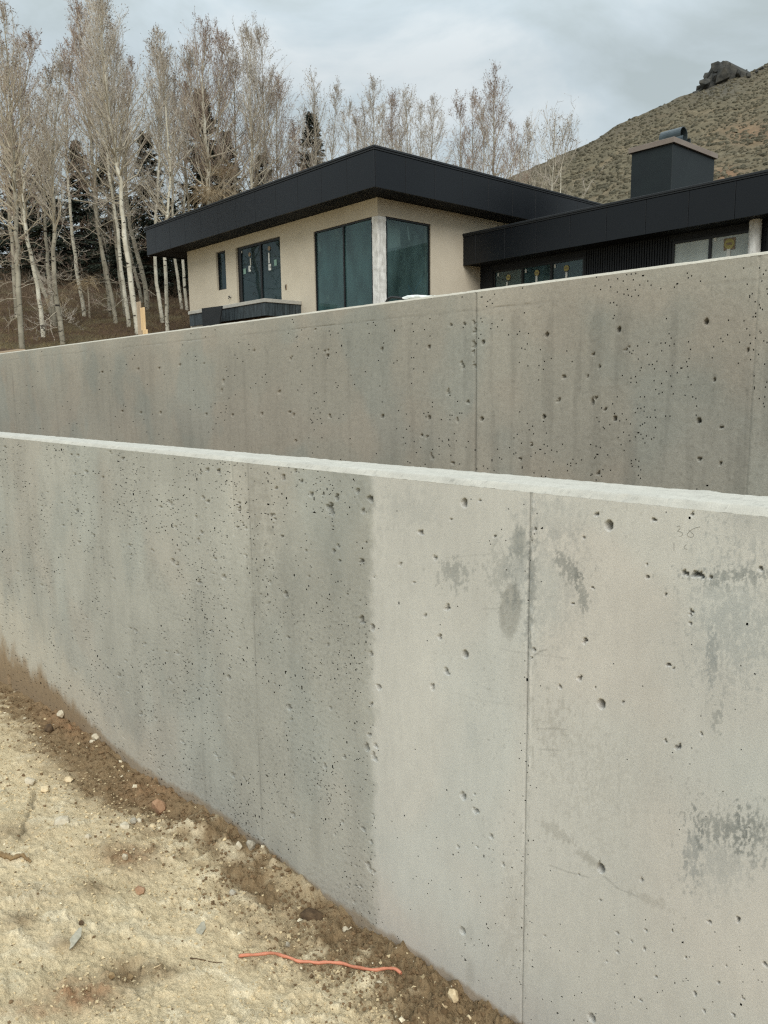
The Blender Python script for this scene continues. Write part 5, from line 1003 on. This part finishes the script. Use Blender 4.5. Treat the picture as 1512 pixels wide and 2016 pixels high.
o = obj('plank', V, Fs, M['lumber_grey'], None, loc=V.mean(0)); tag(o, 'flat grey plank lying on the upper wall at the left picture edge', 'plank')
rs = np.random.RandomState(8)
B_ = empty('wrapped_bundle', hy(820, 592, YU+.12), 'crumpled white plastic-wrapped bundle lying on the upper wall below the corner window', 'bundle')
for k, (x0, x1, y0_) in enumerate([(797, 822, 581), (812, 836, 582), (828, 858, 584)]):
    a, b_ = hy(x0, 590, YU+.1), hy(x1, 590, YU+.1); t = hy((x0+x1)/2, y0_, YU+.1); zb_ = ztu(a[0])+.02
    n = 60; p = rs.rand(n, 3)*2-1; p /= np.abs(p).max(1)[:, None]; p[:, 2] *= 1-.25*rs.rand(n)
    V, T = hull(np.array([(a[0]+b_[0])/2, YU+.13, (zb_+t[2])/2])+p*np.array([abs(b_[0]-a[0])/2*1.05, .075, max(t[2]-zb_, .02)/2])*(.9+.12*rs.rand(n))[:, None]); obj('wrapped_packet', V, T, M['plastic'], B_)
a, b_ = hy(760, 596, YU+.07), hy(800, 593, YU+.07); V, q = tubes(smoothpath([a+np.array([0, 0, .0]), a+(b_-a)*.1+np.array([0, .0, .03]), a+(b_-a)*.6+np.array([0, .03, .035]), b_+np.array([0, .04, .01])], 12)[None], np.full((1, 12), .012), 6)
V2, F2 = cbox((a+b_)/2+np.array([0, .07, -.002]), np.eye(3), np.array([abs(b_[0]-a[0])/2, .05, .014]), .005)
b = MB(); b.add(V, q); b.add(V2, F2); o = b.build('black_case', M['blackplastic'], None, loc=(a+b_)/2); tag(o, 'flat black plastic strap case on the upper wall left of the white bundle', 'case')

GF = GV.reshape(-1, 3); _ok = (GF@np.array([fw[0], fw[1], 0]) > .5) & (GF[:, 1] < YN+.02) & (np.linalg.norm(GF[:, :2], axis=1) < 16); GF = GF[_ok]; GPX, GPY = proj(GF[:, 0], GF[:, 1], GF[:, 2])
def gp(px, py):
    k = np.argmin((GPX-px)**2+(GPY-py)**2); return GF[k].copy()
def depth(p): return (p-CAM)@fw
def stonemat(name, a, b_): return pmat(name, a, b_, 30, .9, .003, 70, .2)
ST = {'white': stonemat('white_stone', lin(178, 166, 144), lin(200, 190, 168)), 'grey': stonemat('grey_stone', lin(142, 135, 120), lin(176, 168, 152)), 'tan': stonemat('tan_stone', lin(190, 168, 132), lin(216, 198, 164)), 'red': stonemat('red_stone', lin(142, 110, 84), lin(168, 136, 108)), 'dark': stonemat('dark_clod', lin(72, 58, 44), lin(98, 80, 60)), 'brown': stonemat('brown_clod', lin(118, 98, 72), lin(146, 124, 92))}
STONES = [(493,1664,12,10,'grey','rounded pale grey stone with white veins resting against the wall foot','stone'),(469,1668,9,9,'white','small white stone just left of the rounded grey stone at the wall foot','stone'),(893,1959,13,14,'tan','tan fist-sized rock at the foot of the wall, largest near the bottom edge','rock'),(873,1979,8,5,'tan','small flat pebble beside the tan fist-sized rock','pebble'),
 (905,1990,7,6,'brown','brown pebble right below the tan fist-sized rock','pebble'),(922,2003,6,6,'tan','dull pebble in the corner below the tan rock, nearest the bottom edge','pebble'),(680,1830,12,5,'white','white elongated chip above the orange cord','stone chip'),(312,1590,17,19,'red','reddish rounded rock half buried in brown soil near the wall','rock'),(565,1859,6,6,'grey','pale round pebble above the left part of the orange cord','pebble'),
 (87,1555,12,7,'tan','flat tan stone at the upper end of the ground crack','stone'),(58,1538,14,7,'white','flat whitish stone left of the stone above the crack','stone'),(119,1407,10,8,'white','white broken lump at the wall foot below the brown splash','stone'),(190,1449,12,6,'white','upper white chip of the pair lying at the wall foot','stone chip'),(184,1461,8,6,'white','lower white chip of the pair lying at the wall foot','stone chip'),
 (98,1434,14,9,'dark','dark soil clod left of the white broken lump','clod'),(175,1645,9,6,'white','white stone in the open tan dirt left of the dark soil patch','stone'),(120,1618,22,10,'white','broad pale crumbly slab in the dirt right of the crack','stone'),(245,1625,13,7,'white','pale stone at the top of the gravelly patch in mid ground','stone'),(135,1535,12,6,'tan','tan flake between the two dark soil strips in the upper dirt','stone'),(245,1688,8,7,'white','white pebble inside the dark gravelly patch','pebble'),
 (265,1618,9,6,'grey','grey pebble at the edge of the hollow beside the wall','pebble'),(300,1628,9,5,'tan','tan flat pebble at the lip of the hollow beside the wall','pebble'),(275,1615,6,5,'white','small white pebble at the lip of the hollow','pebble'),(612,1801,26,8,'dark','dark brown torn clod in the dirt near the wall above the white chip','clod'),(458,1757,9,6,'grey','dull grey stone left of the dark damp patch','stone'),(275,1752,14,7,'red','reddish knobbly stone in the middle of the tan dirt','stone'),
 (240,1926,10,9,'brown','brown clod in the dark hollow near the bottom left','clod'),(222,1920,9,7,'brown','left clod inside the dark hollow near the bottom left','clod'),(256,1925,9,8,'brown','right clod inside the dark hollow near the bottom left','clod'),(162,1816,7,5,'dark','small blue-grey pebble above the translucent scrap','pebble')]
for i, (px, py, w, h, mt, lab, cat) in enumerate(STONES):
    rs = np.random.RandomState(50+i); c = gp(px, py+h*.5); k = depth(c)/F; n = 34; u_ = rs.randn(n, 3); u_ /= np.linalg.norm(u_, axis=1)[:, None]
    P = c+np.array([0, 0, h*k*.45])+u_*(np.array([w, w*.75, h])*k)*(.82+.3*rs.rand(n))[:, None]; ca, sa = math.cos(.7), math.sin(.7); V, T = hull(P)
    o = obj({'stone chip': 'stone_chip'}.get(cat, cat), V, T, ST[mt], None, loc=c); tag(o, lab, cat, 'loose stones and clods on the dirt')
# orange cord
pts = [gp(x, y)+np.array([0, 0, .007]) for x, y in ((470,1885),(500,1885),(530,1884),(560,1887),(590,1894),(620,1900),(660,1905),(700,1910),(740,1912),(765,1914),(778,1917),(790,1922))]
cp = smoothpath(pts, 60)
for k in range(60):                                   # rest the cord on the highest soil under it
    near_ = (GF[:, 0]-cp[k, 0])**2+(GF[:, 1]-cp[k, 1])**2 < .016**2
    cp[k, 2] = GF[near_, 2].max()+.004 if near_.any() else cp[k, 2]
cp[:, 2] = np.convolve(np.pad(cp[:, 2], 4, 'edge'), np.ones(9)/9, 'valid')+.003
V, q = tubes(cp[None], (.0066*(1+.12*np.sin(np.arange(60)*.9)+.08*np.sin(np.arange(60)*2.3)))[None], 8); o = obj('orange_cord', V, q, pmat('orange_rubber', lin(176, 112, 86), lin(206, 134, 106), 14, .55, .001, 90), None, loc=pts[0], smooth=True); tag(o, 'length of orange cord lying on the tan dirt', 'cord')
for name, P, r, m, lab, cat in (('twig', [(375,1889),(395,1891),(420,1894),(437,1895)], .0028, 'dark', 'thin dark twig left of the orange cord', 'twig'), ('straw', [(303,1906),(312,1901),(322,1896)], .0024, 'tan', 'short pale straw at the dark hollow near the bottom left', 'straw'), ('root', [(-15,1684),(12,1687),(25,1691),(42,1690),(54,1695),(63,1700)], .014, 'brown', 'gnarled root lying in the dirt at the left picture edge', 'root')):
    pts = smoothpath([gp(*p)+np.array([0, 0, r*.8]) for p in P], 20); pts[:, 2] += .15*r*np.sin(np.arange(20)*1.9); V, q = tubes(pts[None], (r*np.linspace(1.15, .5, 20)*(1+.25*np.sin(np.arange(20)*2.3)))[None], 6); o = obj(name, V, q, ST[m], None, loc=pts[0]); tag(o, lab, cat)
# plastic scraps
for px, py, w, h, lab in ((147,1848,11,18,'translucent whitish plastic scrap lying in the dirt at lower left'), (395,1832,11,13,'faint pale paper scrap half buried in the middle of the dirt')):
    c = gp(px, py); k = depth(c)/F; V = []
    for a, b_, z in ((-.3, 1, .004), (.35, .9, .012), (.9, .2, .006), (.5, -.8, .011), (-.1, -1, .004), (-.7, -.2, .013)): V.append(c+rt*np.array([1, 1, 0])*a*w*k+np.array([fw[0], fw[1], 0])*b_*h*k*1.6+np.array([0, 0, z+.25*b_*h*k*1.6*.3]))
    V = np.array(V); T = np.array([[0, 1, 5], [1, 2, 5], [2, 3, 5], [3, 4, 5]]); VV = np.concatenate([V, V-np.array([0, 0, .003])]); o = obj('plastic_scrap', VV, np.concatenate([T[:, ::-1], T+6]), pmat('dusty_scrap', lin(150, 145, 128), lin(170, 165, 148), 60, .7), None, loc=c); tag(o, lab, 'scrap')

# gravel and crumbs: nobody could count them
def gravel():
    rs = np.random.RandomState(77); b = {}
    n = 26000; px = -30+rs.rand(n)*1050; py = 1330+rs.rand(n)*720
    idx = rs.randint(0, len(GF), n*2); P = GF[idx]; qx, qy = GPX[idx], GPY[idx]; ok = (qx > -60) & (qx < 1060) & (qy > 1300) & (qy < 2080); P = P[ok]; qx = qx[ok]; qy = qy[ok]
    d = YN-P[:, 1]; cl = fbm(P[:, 0]*2.2, P[:, 1]*2.2, 3, 141); band = np.exp(-(d/.45)**2)
    pr_ = np.clip(.22+.55*band+.9*np.clip(cl, 0, 1)+.5*np.exp(-((qx-140)/190)**2-((qy-1520)/130)**2), 0, 1)*np.where(d < .02, 0, 1); ok = rs.rand(len(P)) < pr_; P = P[ok]; d = d[ok]; band = band[ok]; cl = cl[ok]; qx = qx[ok]; qy = qy[ok]
    idx = rs.randint(0, len(GF), 90000); Q = GF[idx]; ax_, ay_ = GPX[idx], GPY[idx]; dq = YN-Q[:, 1]
    wz = .016*np.exp(-((ax_-190)/150)**2-((ay_-1500-(ax_-190)*.5)/55)**2)+.02*np.exp(-((ax_-240)/50)**2-((ay_-1680)/35)**2)+.03*np.exp(-((ax_-250)/60)**2-((ay_-1915)/26)**2)+.006*np.exp(-(dq/.3)**2)+.0015
    ok = (rs.rand(len(Q)) < wz*.8) & (dq > .03) & (ax_ > -60) & (ax_ < 1060) & (ay_ < 2080); nb_ = int(ok.sum()); P = np.concatenate([P, Q[ok]]); band = np.concatenate([band, np.full(nb_, .75)]); big = np.concatenate([np.zeros(len(P)-nb_), np.ones(nb_)])
    m = len(P); D = (P-CAM)@fw; sz = big*(.005+.013*rs.rand(m)**2)*np.interp(D, [2.5, 9], [.8, 1.7])+(1-big)* (.0028+.0085*rs.rand(m)**3.2)*(1+.9*band*rs.rand(m))*np.interp(D, [2.5, 9], [.8, 1.9])
    O6 = np.array([[1, 0, 0], [-1, 0, 0], [0, 1, 0], [0, -1, 0], [0, 0, 1], [0, 0, -1]], float)
    R = rs.randn(m, 3, 3); R = np.linalg.qr(R)[0]; V = np.einsum('ij,mjk->mik', O6, R)*(sz[:, None, None]*(.6+.6*rs.rand(m, 6, 1)))*np.array([1, 1, .7])+P[:, None]+np.array([0, 0, 1])*(sz*.25)[:, None, None]
    T8 = np.array([[0, 2, 4], [2, 1, 4], [1, 3, 4], [3, 0, 4], [2, 0, 5], [1, 2, 5], [3, 1, 5], [0, 3, 5]]); T = (np.arange(m)[:, None, None]*6+T8[None]).reshape(-1, 3)
    r = rs.rand(m); brown, tan_, pale = lin(116, 96, 72), lin(190, 172, 138), lin(204, 193, 168); pb = np.clip(band*1.35, .12, 1.15)
    C = np.where((r < pb*.8)[:, None], brown, np.where((r > .985)[:, None], pale, tan_))*(.75+.45*rs.rand(m))[:, None]
    o = obj('gravel', V.reshape(-1, 3), T, tintmat('crumbs', 120, .2, .95, .001, 200, .1), None, col=np.repeat(C, 6, 0)); tag(o, 'loose gravel and soil crumbs scattered over the dirt', 'gravel', kind='stuff')
gravel()
